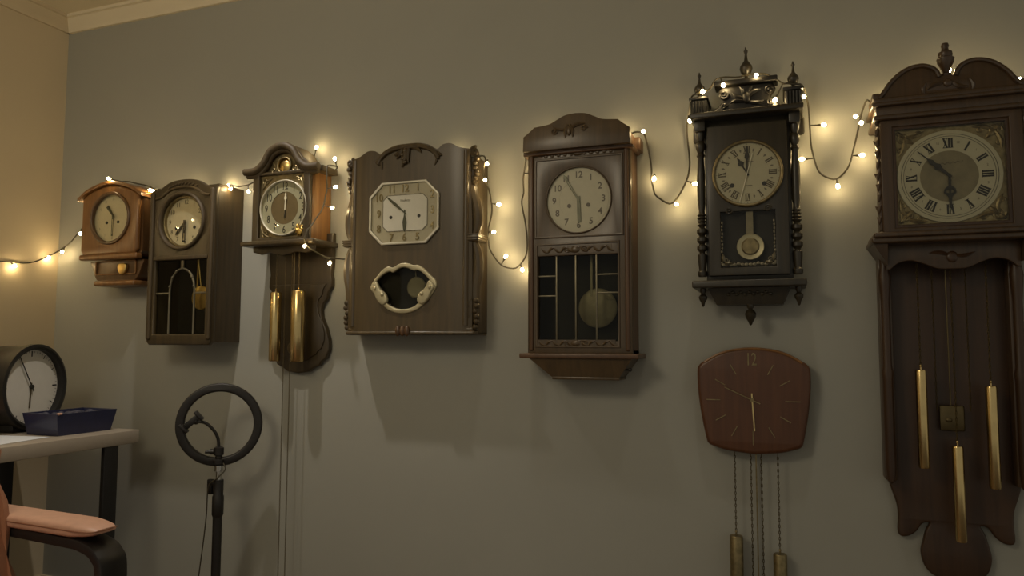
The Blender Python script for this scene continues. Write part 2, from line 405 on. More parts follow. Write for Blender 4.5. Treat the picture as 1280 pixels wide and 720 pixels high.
# ================================================================== 2. dark oak box clock
def clock_box():
    cx = -2.2275; D = .163
    R = thing('wall_clock', (cx, 0, 1.39), 'deep dark oak box wall clock with a leaded arched pendulum window', 'clock')
    x0, x1, zb, zs, zt = cx-.163, cx+.163, 1.070, 1.689, 1.726
    cs = MB()
    for xa, xb in ((x0+.004, x0+.018), (x1-.018, x1-.004)): cs.box(xa, xb, Y(D-.024), 0, zb+.012, zs+.012)
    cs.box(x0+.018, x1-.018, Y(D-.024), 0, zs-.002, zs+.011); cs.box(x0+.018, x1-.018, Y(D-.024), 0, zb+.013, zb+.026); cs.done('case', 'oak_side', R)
    top = cat([(x0, zs), (x0+.04, zs+.003), (cx-.07, zt-.008), (cx, zt), (cx+.07, zt-.008), (x1-.04, zs+.003), (x1, zs)], 6)
    out = top+[(x1, zb+.012), (x1-.014, zb), (x0+.014, zb), (x0, zb+.012)]
    dcz, dr = 1.558, .107
    fr = MB().plate(out, [circ(cx, dcz, dr+.004, 72), rect(cx-.128, cx+.128, 1.112, 1.404)], Y(D), Y(D-.024), .006, 3)
    door = fr.done('door', 'oak', R)
    for s, nm in ((-1, 'stile'), (1, 'stile')):
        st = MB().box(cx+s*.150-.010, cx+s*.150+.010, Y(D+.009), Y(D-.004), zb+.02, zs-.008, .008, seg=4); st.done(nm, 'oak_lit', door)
    am = MB(); rim = cat([(x0+.028, zs-.036), (x0+.06, zs-.028), (cx-.06, zt-.04), (cx, zt-.032), (cx+.06, zt-.04), (x1-.06, zs-.028), (x1-.028, zs-.036)], 5)
    am.tube([(x, Y(D+.001), z) for x, z in rim], .0055, 8)
    for i in range(-4, 5):
        a = zt-.018-.0009*i*i; am.leaf((cx+i*.017-.006, a-.006), (cx+i*.017+.008, a+.005), .004, Y(D+.001), .002)
    am.done('arch_carving', 'carve', door)
    MB().box(cx-.136, cx+.136, Y(D+.006), Y(D-.002), 1.404, 1.420, .004).done('door_rail', 'oak_lit', door)
    MB().box(cx-.146, cx+.146, Y(.02), Y(.002), zb+.026, zs-.002).done('case_back', 'inside', R)
    lead = MB()
    az = 1.262; ar = .062; yl = Y(D-.010)
    path = [(cx+.004-ar, yl, 1.114)]+[(cx+.004-ar*cos(radians(q)), yl, az+.02+.088*sin(radians(q))) for q in range(0, 181, 12)]+[(cx+.004+ar, yl, 1.114)]
    lead.tube(path, .0042, 8)
    lead.box(cx-.004, cx+.009, yl-.002, yl+.003, az+.107, 1.404, .001)
    for s in (-1, 1): lead.box(*sorted((cx+.004+s*ar, cx+s*.128)), yl-.002, yl+.003, 1.270, 1.277, .001)
    for q in range(12, 170, 26): lead.ball((cx+.004-ar*cos(radians(q)), yl-.004, az+.02+.088*sin(radians(q))), .0045, 8, 6)
    lead.done('leading', 'leading', R)
    MB().box(cx-.1285, cx+.1285, Y(D-.013), Y(D-.015), 1.111, 1.405).done('window_glass', 'glass_door', R)
    MB().ring(cx, dcz, dr+.010, dr-.004, Y(D+.010), Y(D-.022), .007).done('bezel', 'oak_lit', R)
    MB().ring(cx, dcz, dr-.003, dr-.012, Y(D-.006), Y(D-.024), .003).done('bezel_ring', 'brass_dull', R)
    k = MB().disc(cx, dcz, dr+.002, Y(D-.020), Y(D-.0235)).use('ink_brown')
    for n in range(1, 13): k.text(str(n), .026, cx+.079*sin(radians(30*n)), dcz+.079*cos(radians(30*n)), Y(D-.0193), sx=.9)
    k.done('dial', 'dial_brassy', R)
    for s in (-1, 1): MB().disc(cx+s*.046, dcz-.024, .0065, Y(D-.018), Y(D-.0205)).done('winding_hole', 'ink', R)
    hand([(-.0025, -.006), (.0025, -.006), (.005, .06), (0, .07), (-.005, .06)], cx, dcz, 222, Y(D-.015)).done('hour_hand', 'hand_dark', R)
    hand([(-.006, -.006), (.006, -.006), (.0075, .083), (-.0075, .083)], cx, dcz, 181, Y(D-.013), holes=[[(-.003, .045), (.003, .045), (.004, .075), (-.004, .075)]]).done('minute_hand', 'hand_dark', R)
    MB().disc(cx, dcz, dr-.002, Y(D-.004), Y(D-.006)).done('glass', 'glass', R)
    p = MB().box(cx+.042, cx+.049, Y(.118), Y(.114), 1.27, 1.46)
    p.lathe([(0, -.006), (.03, -.006), (.046, -.003), (.048, 0), (.046, .004), (0, .006)], (cx+.078, Y(.128), 1.255), 'Y', 32)
    p.tube([(cx+.045, Y(.12), 1.44), (cx+.076, Y(.122), 1.26)], .0028)
    p.done('pendulum', 'brass_lit', R)

# ================================================================== 3. hooded clock with two brass weights
def clock_hooded():
    cx = -1.778; D = .137
    R = thing('wall_clock', (cx, 0, 1.42), 'hooded oak wall clock with moon dial, carved backboard and two brass weights', 'clock')
    bc = -1.767
    half = [(0, 1.50), (.147, 1.50), (.147, 1.405), (.146, 1.375), (.141, 1.345), (.146, 1.322), (.146, 1.295), (.128, 1.272), (.126, 1.250), (.106, 1.228), (.100, 1.205), (.104, 1.175), (.124, 1.135), (.138, 1.09), (.139, 1.055), (.126, 1.022), (.105, 1.008), (.098, .995), (.072, .985), (.05, .970), (0, .963)]
    out = mirror([(bc+a, z) for a, z in half], bc)
    MB().plate(out, [], Y(.024), 0, .006, 3).done('backboard', 'oak', R)
    MB().plate(mirror([(bc+a*.86, .02+1.2+(z-1.2)*.90) for a, z in half[6:]], bc), [], Y(.029), Y(.022), .004).done('backboard_relief', 'oak', R)
    x0, x1 = cx-.131, cx+.131
    # sides of the hood
    MB().box(x0+.004, x1-.004, Y(D-.075), 0, 1.462, 1.735, .002).done('hood_case', 'orange', R)
    MB().box(x1-.012, x1, Y(D-.01), Y(.002), 1.462, 1.735, .002).done('side_panel', 'orange', R, label='orange oak side panel')
    MB().box(x0, x0+.012, Y(D-.01), Y(.002), 1.462, 1.735, .002).done('side_panel', 'oak_lit', R)
    dcx, dcz, dr = cx+.012, 1.587, .107
    # bonnet
    b = [(0, 1.838), (.03, 1.832), (.058, 1.812), (.078, 1.783), (.098, 1.768), (.108, 1.755), (.134, 1.748), (.166, 1.744), (.168, 1.722), (.134, 1.722)]
    bonnet = mirror([(cx+a, z) for a, z in b], cx)
    inn = [(0, 1.795), (.026, 1.792), (.045, 1.776), (.062, 1.752), (.080, 1.736), (.112, 1.722)]
    hole = mirror([(cx+a, z) for a, z in inn], cx)
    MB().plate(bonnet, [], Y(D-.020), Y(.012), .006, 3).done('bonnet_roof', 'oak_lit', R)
    mo = MB()
    prof_o = cat([(-.168, 1.734), (-.125, 1.734), (-.10, 1.745), (-.078, 1.766), (-.055, 1.802), (-.026, 1.820), (0, 1.824), (.026, 1.820), (.055, 1.802), (.078, 1.766), (.10, 1.745), (.125, 1.734), (.168, 1.734)], 6)
    mo.tube([(cx+a, Y(D+.004), z) for a, z in prof_o], .014, 12)
    mo.tube([(cx+a*.96, Y(D-.006), z-.016) for a, z in prof_o], .010, 10)
    mo.done('bonnet_moulding', 'oak_lit', R)
    MB().plate(mirror([(cx, 1.812), (cx+.03, 1.806), (cx+.054, 1.786), (cx+.078, 1.752), (cx+.1, 1.735), (cx+.131, 1.73), (cx+.131, 1.705)], cx), [], Y(D-.018), Y(D-.03)).done('tympanum', 'brass_dull', R)
    fr = MB().plate(rect(x0, x1, 1.460, 1.728), [rect(x0+.030, x1-.030, 1.476, 1.716)], Y(D+.002), Y(D-.02), .005, 3)
    fr.done('hood_door', 'oak', R)
    MB().box(x0+.025, x1-.025, Y(D-.012), Y(D-.018), 1.470, 1.718).done('dial_plate', 'brass_dull', R)
    MB().ring(dcx, dcz, dr, dr-.006, Y(D+.004), Y(D-.014), .004).done('bezel', 'silver', R)
    MB().disc(dcx, dcz, .064, Y(D-.0095), Y(D-.013)).done('dial_centre', 'dial_brown', R)
    k = MB().ring(dcx, dcz, dr-.003, .062, Y(D-.008), Y(D-.013)).use('ink')
    for n in range(1, 13):
        k.text(str(n), .040, dcx+.083*sin(radians(30*n)), dcz+.083*cos(radians(30*n)), Y(D-.0075), sx=.72, bold=.0004)
    k.done('chapter_ring', 'chapter', R)
    hand(spade(.062, .012), dcx+.004, dcz, 2, Y(D-.005)).done('minute_hand', 'hand_white', R)
    hand(spade(.042, .010), dcx+.004, dcz, 184, Y(D-.0065)).done('hour_hand', 'hand_dark', R)
    MB().disc(dcx, dcz, dr-.004, Y(D+.001), Y(D-.001)).done('glass', 'glass', R)
    mz = 1.751; mx = cx+.006
    MB().ring(mx, mz, .033, .027, Y(D-.004), Y(D-.018), .003).done('moon_ring', 'brass_dull', R)
    MB().lathe([(0, -.010), (.014, -.008), (.024, -.003), (.027, 0)], (mx, Y(D-.016), mz), 'Y', 28).done('moon_dial', 'brass_lit', R)
    for sx_ in (-1, 1):
        for sz in (-1, 1):
            sp = MB(); c = (cx+sx_*.080, 1.593+sz*.103)
            sp.scroll(c[0], c[1], Y(D-.010), .014, 1.3, sx_*sz, 0, .0028)
            sp.leaf(c, (c[0]+sx_*.014, c[1]-sz*.034), .004, Y(D-.010), .003)
            sp.leaf(c, (c[0]-sx_*.034, c[1]+sz*.010), .004, Y(D-.010), -.003); sp.done('spandrel', 'brass_dull', R)
    for s in (-1, 1):
        sp = MB(); sp.scroll(cx+s*.048, 1.738, Y(D-.016), .012, 1.3, s, 0, .0026)
        sp.leaf((cx+s*.05, 1.735), (cx+s*.085, 1.726), .004, Y(D-.016))
        sp.leaf((cx+s*.04, 1.75), (cx+s*.055, 1.775), .004, Y(D-.016)); sp.done('arch_ornament', 'brass_dull', R)
    lf = MB(); c = (cx+.087, 1.500)                                       # the gilt leaf that the lights catch
    for a in range(0, 360, 40): lf.leaf(c, (c[0]+.020*cos(radians(a)), c[1]+.026*sin(radians(a))), .0055, Y(D+.001), .003)
    lf.ball((c[0], Y(D+.003), c[1]), (.007, .004, .008)); lf.done('gilt_ornament', 'gilt', R, label='bright gilt leaf ornament')
    MB().box(cx-.162, cx+.168, Y(D+.026), 0, 1.444, 1.462, .005, seg=3).done('shelf', 'oak', R)
    MB().plate(mirror([(cx, 1.446), (cx+.14, 1.446), (cx+.138, 1.425), (cx+.10, 1.415), (cx+.06, 1.422), (cx, 1.408)], cx), [], Y(D-.02), Y(D-.034), .003).done('shelf_apron', 'oak', R)
    weight(R, -1.829, Y(.085), 1.272, 1.010, .0215, 1.446)
    weight(R, -1.726, Y(.085), 1.276, 1.010, .0265, 1.446)
    for x, zt in ((-1.795, 1.446), (-1.765, 1.446)): chain_links(MB(), x, Y(.075), zt, .13, .010, .0032, .001).done('chain', 'chain', R)
    p = MB().tube([(-1.778, Y(.045), 1.45), (-1.778, Y(.045), 1.07)], .0022)
    p.lathe([(0, -.004), (.02, -.003), (.024, 0), (.02, .003), (0, .004)], (-1.778, Y(.045), 1.06), 'Y', 24); p.done('pendulum', 'brass_dull', R)

# ================================================================== 4. wide walnut clock with the octagonal dial
def clock_wide():
    cx = -1.2475; D = .12
    R = thing('wall_clock', (cx, 0, 1.44), 'wide polished walnut wall clock with scalloped top, octagonal dial and silvered window', 'clock')
    zb = 1.118
    MB().box(cx-.258, cx+.258, Y(D-.035), 0, 1.108, 1.724, .004).done('case', 'walnut', R)
    half = [(0, 1.788), (.04, 1.787), (.08, 1.777), (.105, 1.762), (.118, 1.759), (.135, 1.772), (.165, 1.774), (.20, 1.757), (.235, 1.751)]
    topr = cat(half, 5)
    hs = topr+[(.240, 1.62), (.243, 1.5), (.245, 1.3), (.245, zb)]
    out = mirror([(cx+a, z) for a, z in hs], cx)
    oc = [(cx-.150, 1.612), (cx-.150, 1.460), (cx-.098, 1.428), (cx+.076, 1.428), (cx+.126, 1.466), (cx+.126, 1.610), (cx+.078, 1.650), (cx-.098, 1.650)]
    dx = cx-.012; dz = 1.539; hw, hh = .138, .1115; ch = .05
    octo = lambda k=0: rect(dx-hw+k, dx+hw-k, dz-hh+k, dz+hh-k, ch-k*.41)
    # bowed polished front: curves back towards both edges
    def bow(c):
        x = c.x; t = max(0, (abs(x-cx)-.165)/.08); y = Y(D)+.006-c.z+.028*t*t
        return (x, min(y, Y(.03)), c.y)
    dense = []
    for i in range(len(out)):
        a, b = Vector(out[i]), Vector(out[(i+1) % len(out)]); n = max(1, int((b-a).length/.02))
        dense += [tuple(a+(b-a)*k/n) for k in range(n)]
    wo = [(-.131, .066), (-.118, .092), (-.085, .129), (-.06, .141), (-.042, .137), (-.02, .148), (0, .152), (.02, .150), (.040, .143), (.06, .143), (.083, .129), (.112, .102), (.128, .088), (.131, .066), (.112, .036), (.085, .006), (.055, -.014), (.02, -.025), (-.02, -.025), (-.055, -.014), (-.082, .006), (-.112, .040)]
    wx, wz = cx-.012, 1.209
    wout = cat([(wx+a, wz+b) for a, b in wo], 4, True)
    wi = [(-.108, .086), (-.080, .113), (-.055, .123), (-.040, .119), (-.018, .132), (0, .136), (.018, .133), (.040, .124), (.058, .124), (.078, .113), (.104, .086), (.090, .066), (.076, .044), (.070, .022), (.050, .002), (.02, -.009), (-.02, -.009), (-.052, .004), (-.070, .022), (-.076, .044), (-.092, .066)]
    win = cat([(wx+a, wz+b) for a, b in wi], 4, True)
    # front built as vertical strips so that the bow is smooth
    fm = MB().plate(dense, [win], Y(D), Y(D-.014), 0)
    t = fm.bm
    for k in range(-12, 13):
        bmesh.ops.bisect_plane(t, geom=t.verts[:]+t.edges[:]+t.faces[:], plane_co=(cx+k*.0205, 0, 0), plane_no=(1, 0, 0))
    for v in t.verts:
        q = max(0, (abs(v.co.x-cx)-.17)/.075); v.co.y += .014*q*q
    fm.done('front', 'walnut', R, 60)
    for s in (-1, 1): MB().tube([(cx+s*.222, Y(.108), 1.140), (cx+s*.222, Y(.108), 1.745)], .011, 12).done('front_bead', 'carve', R)
    # carved pilasters at both edges
    for s in (-1, 1):
        p = MB()
        path = [(.240, 1.722), (.238, 1.66), (.243, 1.60), (.258, 1.54), (.259, 1.49), (.246, 1.455)]
        low = [(.246, 1.428), (.260, 1.385), (.262, 1.33), (.252, 1.27), (.254, 1.21), (.258, 1.15)]
        for q in (path, low):
            c = cat(q, 6); n = len(c)
            p.tube([(cx+s*(a-.004), Y(.085), z) for a, z in c], .018, 10, radii=[.014+.007*sin(pi*(i+.5)/n) for i in range(n)])
            p.tube([(cx+s*(a-.022), Y(.100), z) for a, z in c], .006, 8)
        p.box(cx+s*.247-.022, cx+s*.247+.022, Y(.115), Y(.03), 1.428, 1.455, .006)
        for dz_ in (.005, .0135, .022): p.box(cx+s*.247-.024, cx+s*.247+.024, Y(.117), Y(.03), 1.427+dz_, 1.431+dz_, .001)
        for i in range(7): p.ball((cx+s*(.252+.005*sin(i*1.9)), Y(.095), 1.735-.017*i), (.012, .014, .011), 8, 6)
        for i in range(6): p.ball((cx+s*(.256+.004*sin(i*2.3)), Y(.095), 1.225-.018*i), (.011, .014, .011), 8, 6)
        p.scroll(cx+s*.248, 1.742, Y(.100), .016, 1.5, s, 1.2, .007)
        p.scroll(cx+s*.232, 1.235, Y(.104), .012, 1.3, -s, 0, .004)
        p.leaf((cx+s*.232, 1.235), (cx+s*.236, 1.19), .007, Y(.105)); p.leaf((cx+s*.236, 1.20), (cx+s*.232, 1.155), .007, Y(.105))
        p.done('carved_pilaster', 'carve', R)
    # crest carving
    cr = MB()
    lx, rx = cx-.122, cx+.118
    for s in (-1, 1):
        band = cat([(0, 1.775), (.045, 1.775), (.085, 1.762), (.11, 1.742), (.12, 1.722)], 6)
        cr.tube([(cx+s*a, Y(D+.004), z) for a, z in band], .010, 8, radii=[.011-.004*i/len(band) for i in range(len(band))])
        cr.scroll(cx+s*.118, 1.732, Y(D+.002), .012, 1.2, s, 0, .005)
        cr.leaf((cx+s*.02, 1.77), (cx+s*.055, 1.748), .007, Y(D+.006), .005); cr.leaf((cx+s*.03, 1.775), (cx+s*.075, 1.768), .006, Y(D+.006))
        cr.leaf((cx+s*.118, 1.75), (cx+s*.105, 1.70), .005, Y(D+.002), .004)
    cr.leaf((cx-.01, 1.782), (cx-.022, 1.702), .009, Y(D+.006), .006); cr.leaf((cx+.008, 1.778), (cx+.004, 1.715), .008, Y(D+.006), -.005)
    cr.leaf((cx-.02, 1.775), (cx-.045, 1.735), .007, Y(D+.005), .004)
    for i in range(5): cr.ball((cx-.015+.006*sin(i*2), Y(D+.009), 1.775-.014*i), (.008, .006, .007), 8, 6)
    cr.done('crest_carving', 'carve', R)
    # base moulding
    b = MB().box(cx-.246, cx+.258, Y(D+.002), 0, 1.108, 1.122, .006, seg=3); b.box(cx-.240, cx+.25, Y(D-.008), 0, 1.120, 1.134, .005, seg=3); b.done('base_moulding', 'carve', R)
    o = MB()
    for i, x in enumerate((-.028, -.010, .008)): o.ball((cx+x-.002, Y(D+.004), 1.122), (.010, .008, .019), 10, 8)
    o.done('base_ornament', 'mahog', R)
    # dial
    MB().plate(octo(-.001), [octo(.0075)], Y(D+.010), Y(D), .003, 2).done('bezel', 'silver', R)
    iw, ih = .088, .064
    tr = MB().plate(rect(dx+.004-iw, dx+.004+iw, dz-ih, dz+ih, .018), [], Y(D+.0045), Y(D+.002)).use('ink_soft'); tr.plate(rect(dx+.004-iw-.001, dx+.004+iw+.001, dz-ih-.001, dz+ih+.001, .018), [rect(dx+.004-iw+.0008, dx+.004+iw-.0008, dz-ih+.0008, dz+ih-.0008, .018)], Y(D+.005), Y(D+.004))
    for k in range(-3, 4):
        for s in (-1, 1): tr.box(dx+.004+k*.02-.0005, dx+.004+k*.02+.0005, Y(D+.005), Y(D+.004), *sorted((dz+s*ih, dz+s*(ih+.004))))
    tr.text('Vedette', .013, dx+.004, dz+.044, Y(D+.0052), sx=1.0, shear=.3)
    tr.done('dial_centre', 'dial_grey', R)
    k = MB().plate(octo(.008), [], Y(D+.003), Y(D)).use('brass_dull'); pos = {12: (0, .086), 1: (.052, .086), 11: (-.052, .086), 2: (.108, .060), 3: (.110, .004), 4: (.108, -.052), 10: (-.104, .058), 9: (-.104, 0), 8: (-.104, -.054), 7: (-.052, -.088), 6: (0, -.088), 5: (.052, -.088)}
    for n, (a, b_) in pos.items(): k.text(str(n), .038, dx+.003+a, dz+b_, Y(D+.0055), .002, sx=.85, bold=.0006)
    k.done('dial', 'dial_tan', R)
    for s in (-1, 1): MB().disc(dx+.004+s*.056, dz-.014, .0062, Y(D+.0052), Y(D+.003)).done('winding_hole', 'ink', R)
    hand(leafhand(.095, .011), dx+.004, dz, -50, Y(D+.009)).done('minute_hand', 'hand_green', R)
    hand(leafhand(.068, .016), dx+.004, dz, 180, Y(D+.007)).done('hour_hand', 'hand_green', R)
    MB().plate(octo(.007), [], Y(D+.0098), Y(D+.0092)).done('glass', 'glass', R)
    # cartouche window
    MB().plate(wout, [win], Y(D+.006), Y(D-.006), .004, 3).done('window_frame', 'champagne', R)
    for s in (-1, 1):
        wr = MB(); wr.plate(cat([(wx+s*.126, wz+.068), (wx+s*.104, wz+.088), (wx+s*.088, wz+.062), (wx+s*.066, wz+.044), (wx+s*.058, wz+.018), (wx+s*.078, wz+.004), (wx+s*.1, wz+.02), (wx+s*.112, wz+.042)], 4, True), [], Y(D+.012), Y(D-.002), .006, 3)
        wr.ball((wx+s*.078, Y(D+.011), wz+.042), (.008, .006, .008)); wr.ball((wx+s*.108, Y(D+.011), wz+.064), (.006, .005, .008))
        wr.done('window_scroll', 'champagne', R)
    MB().plate(win, [], Y(D-.008), Y(D-.010)).done('window_glass', 'glass_door', R)
    MB().box(cx-.16, cx+.14, Y(D-.032), Y(D-.036), 1.16, 1.38).done('case_back', 'inside', R)
    p = MB().lathe([(0, -.003), (.034, -.003), (.038, 0), (.034, .003), (0, .003)], (wx+.040, Y(D-.022), wz+.066), 'Y', 32)
    p.tube([(wx+.030, Y(D-.026), wz+.155), (wx+.040, Y(D-.026), wz+.066)], .002); p.done('pendulum', 'pale_bob', R)

# ================================================================== 5. brown long-case wall clock with white dial
def clock_vienna():
    cx = -.629; D = .104
    R = thing('wall_clock', (cx, 0, 1.40), 'tall brown wooden wall clock with plain white dial and large pale pendulum behind leaded glass', 'clock')
    x0, x1 = cx-.174, cx+.174; zb, zt = 1.046, 1.712
    c = MB()
    c.box(x0, x0+.014, Y(D-.02), 0, zb, zt); c.box(x1-.014, x1, Y(D-.02), 0, zb, zt)
    c.box(x0, x1, Y(D-.02), 0, zt-.012, zt); c.box(x0, x1, Y(D-.02), 0, zb, zb+.012)
    c.done('case', 'mahog', R)
    MB().box(x0+.014, x1-.014, Y(.012), 0, zb+.012, zt-.012).done('case_back', 'inside', R)
    dcz, dr = 1.548, .1085
    wx0, wx1, wz0, wz1 = cx-.138, cx+.128, 1.088, 1.366
    door = MB().plate(rect(x0, x1, zb, zt), [circ(cx, dcz, dr+.002, 72), rect(wx0, wx1, wz0, wz1)], Y(D), Y(D-.02), .004, 2).done('door', 'brownish', R)
    MB().plate(rect(x0+.024, x1-.024, 1.424, 1.692), [rect(x0+.032, x1-.032, 1.432, 1.684)], Y(D+.004), Y(D-.002), .003).done('door_moulding', 'brownish', door)
    MB().plate(rect(wx0-.008, wx1+.008, 1.066, 1.408), [rect(wx0-.001, wx1+.001, 1.073, 1.401)], Y(D+.004), Y(D-.002), .003).done('door_moulding', 'brownish', door)
    for s in (-1, 1):
        MB().box(cx+s*.160-.007, cx+s*.160+.007, Y(D+.007), Y(D-.002), zb+.01, zt-.005, .005, seg=3).done('door_bead', 'mahog', door)
    def strip(z, h, w):
        cv = MB().box(cx-.01-w*.5, cx-.01+w*.5, Y(D+.0012), Y(D-.002), z-h*.5, z+h*.5)
        for i in range(-5, 6):
            x = cx-.005+i*w/11
            cv.leaf((x-.010, z-h*.3*(-1)**i), (x+.014, z+h*.35*(-1)**i), .0045, Y(D+.001), .004*(-1)**i)
        cv.ball((cx-.01, Y(D+.001), z), (.016, .005, h*.45), 10, 8)
        for s in (-1, 1): cv.scroll(cx-.01+s*.028, z, Y(D+.001), .010, 1.3, s, 0, .003)
        cv.done('door_carving', 'brownish', door)
    strip(1.385, .026, .24); strip(1.081, .022, .26)
    cv = MB().box(cx-.12, cx+.12, Y(D+.0012), Y(D-.002), 1.694, 1.708)
    for i in range(-5, 6): cv.ball((cx+i*.022, Y(D+.001), 1.700), (.008, .004, .006), 8, 6)
    cv.ball((cx, Y(D+.001), 1.703), (.022, .006, .010)); cv.done('door_carving', 'brownish', door)
    lead = MB(); yl = Y(D-.008)
    for x in (-.076, -.011, .058): lead.box(cx+x-.0028, cx+x+.0028, yl-.003, yl+.003, wz0, wz1, .001)
    for z in (1.300, 1.235): lead.box(wx0, cx-.076, yl-.003, yl+.003, z-.0025, z+.0025, .001)
    lead.box(cx+.058, wx1, yl-.003, yl+.003, 1.24, 1.245, .001); lead.box(cx+.058, wx1, yl-.003, yl+.003, 1.299, 1.304, .001)
    lead.done('leading', 'leading', R)
    MB().box(wx0-.001, wx1+.001, Y(D-.011), Y(D-.013), wz0-.001, wz1+.001).done('window_glass', 'glass_door', R)
    MB().ring(cx, dcz, dr+.003, dr-.0015, Y(D+.003), Y(D-.008), .002).done('bezel', 'brownish', R)
    k = MB().disc(cx, dcz, dr+.006, Y(D-.006), Y(D-.012)); k.ring(cx, dcz, .0995, .066, Y(D-.0053), Y(D-.0065)); k.use('ink_brown')
    for n in range(1, 13): k.text(str(n), .030, cx+.083*sin(radians(30*n)), dcz+.083*cos(radians(30*n)), Y(D-.0048), sx=.95, bold=.0006)
    k.done('dial', 'dial_white', R)
    for s in (-1, 1): MB().disc(cx+s*.032, dcz-.018, .0065, Y(D-.0045), Y(D-.0065)).done('winding_hole', 'ink_brown', R)
    hand([(-.003, -.008), (.003, -.008), (.004, .082), (.0065, .088), (0, .102), (-.0065, .088), (-.004, .082)], cx, dcz, -30.5, Y(D-.001), holes=[[(-.0012, .02), (.0012, .02), (.0018, .076), (-.0018, .076)]]).done('minute_hand', 'hand_green', R)
    hand([(-.0055, -.012), (.0055, -.012), (.006, .068), (.005, .074), (-.005, .074), (-.006, .068)], cx, dcz, 178, Y(D-.003)).done('hour_hand', 'hand_green', R)
    p = MB().lathe([(0, -.004), (.058, -.004), (.0645, 0), (.058, .004), (0, .004)], (cx+.05, Y(.05), 1.196), 'Y', 48)
    p.box(cx+.026, cx+.034, Y(.055), Y(.049), 1.235, 1.46); p.done('pendulum', 'pale_bob', R)
    # cornice and crest
    CD = .140
    ch = [(0, 1.826), (.035, 1.822), (.066, 1.808), (.092, 1.797), (.140, 1.792), (.156, 1.778), (.178, 1.762), (.180, 1.712)]
    ch = cat(ch[:5], 5)+ch[5:]
    MB().plate(mirror([(cx+a, z) for a, z in ch], cx), [], Y(CD), Y(CD-.022), .003).done('crest', 'brownish', R)
    cc = MB().box(cx-.178, cx+.178, Y(CD-.02), 0, 1.708, 1.752, .003); cc.box(cx-.196, cx+.196, Y(.06), 0, 1.708, 1.75, .004)
    cc.box(cx-.186, cx+.186, Y(D+.014), 0, 1.702, 1.714, .004, seg=3); cc.done('cornice', 'mahog', R)
    cr = MB()
    for s in (-1, 1):
        cr.leaf((cx-.02+s*.006, 1.775), (cx-.02+s*.055, 1.788), .006, Y(CD+.001), .006); cr.scroll(cx-.02+s*.05, 1.772, Y(CD+.001), .011, 1.3, s, 0, .0035)
        cr.leaf((cx-.02+s*.004, 1.79), (cx-.02+s*.012, 1.745), .006, Y(CD+.001), s*.004)
    cr.ball((cx-.02, Y(CD+.001), 1.768), (.008, .006, .016)); cr.done('crest_carving', 'brownish', R)
    # shelf and tapered bottom
    MB().box(cx-.195, cx+.197, Y(D+.026), 0, 1.032, 1.048, .004, seg=3).done('shelf', 'mahog', R)
    def taper(x0_, x1_, z1, X0, X1, z0, d1, d0):
        vs = [(x0_, 0, z1), (x1_, 0, z1), (x1_, Y(d1), z1), (x0_, Y(d1), z1), (X0, 0, z0), (X1, 0, z0), (X1, Y(d0), z0), (X0, Y(d0), z0)]
        return MB()._add(vs, [(0, 1, 2, 3), (7, 6, 5, 4), (0, 4, 5, 1), (1, 5, 6, 2), (2, 6, 7, 3), (3, 7, 4, 0)])
    MB.taper = staticmethod(taper)
    b = taper(cx-.165, cx+.175, 1.033, cx-.090, cx+.130, .972, .120, .105); b.box(cx-.090, cx+.132, Y(.107), 0, .964, .974, .003)
    b.done('tapered_base', 'brownish', R)
    MB().ball((cx+.165, Y(.10), .998), .006).lathe([(.003, 0), (.003, .02)], (cx+.145, Y(.10), .998), 'X', 8).done('latch_knob', 'black', R)

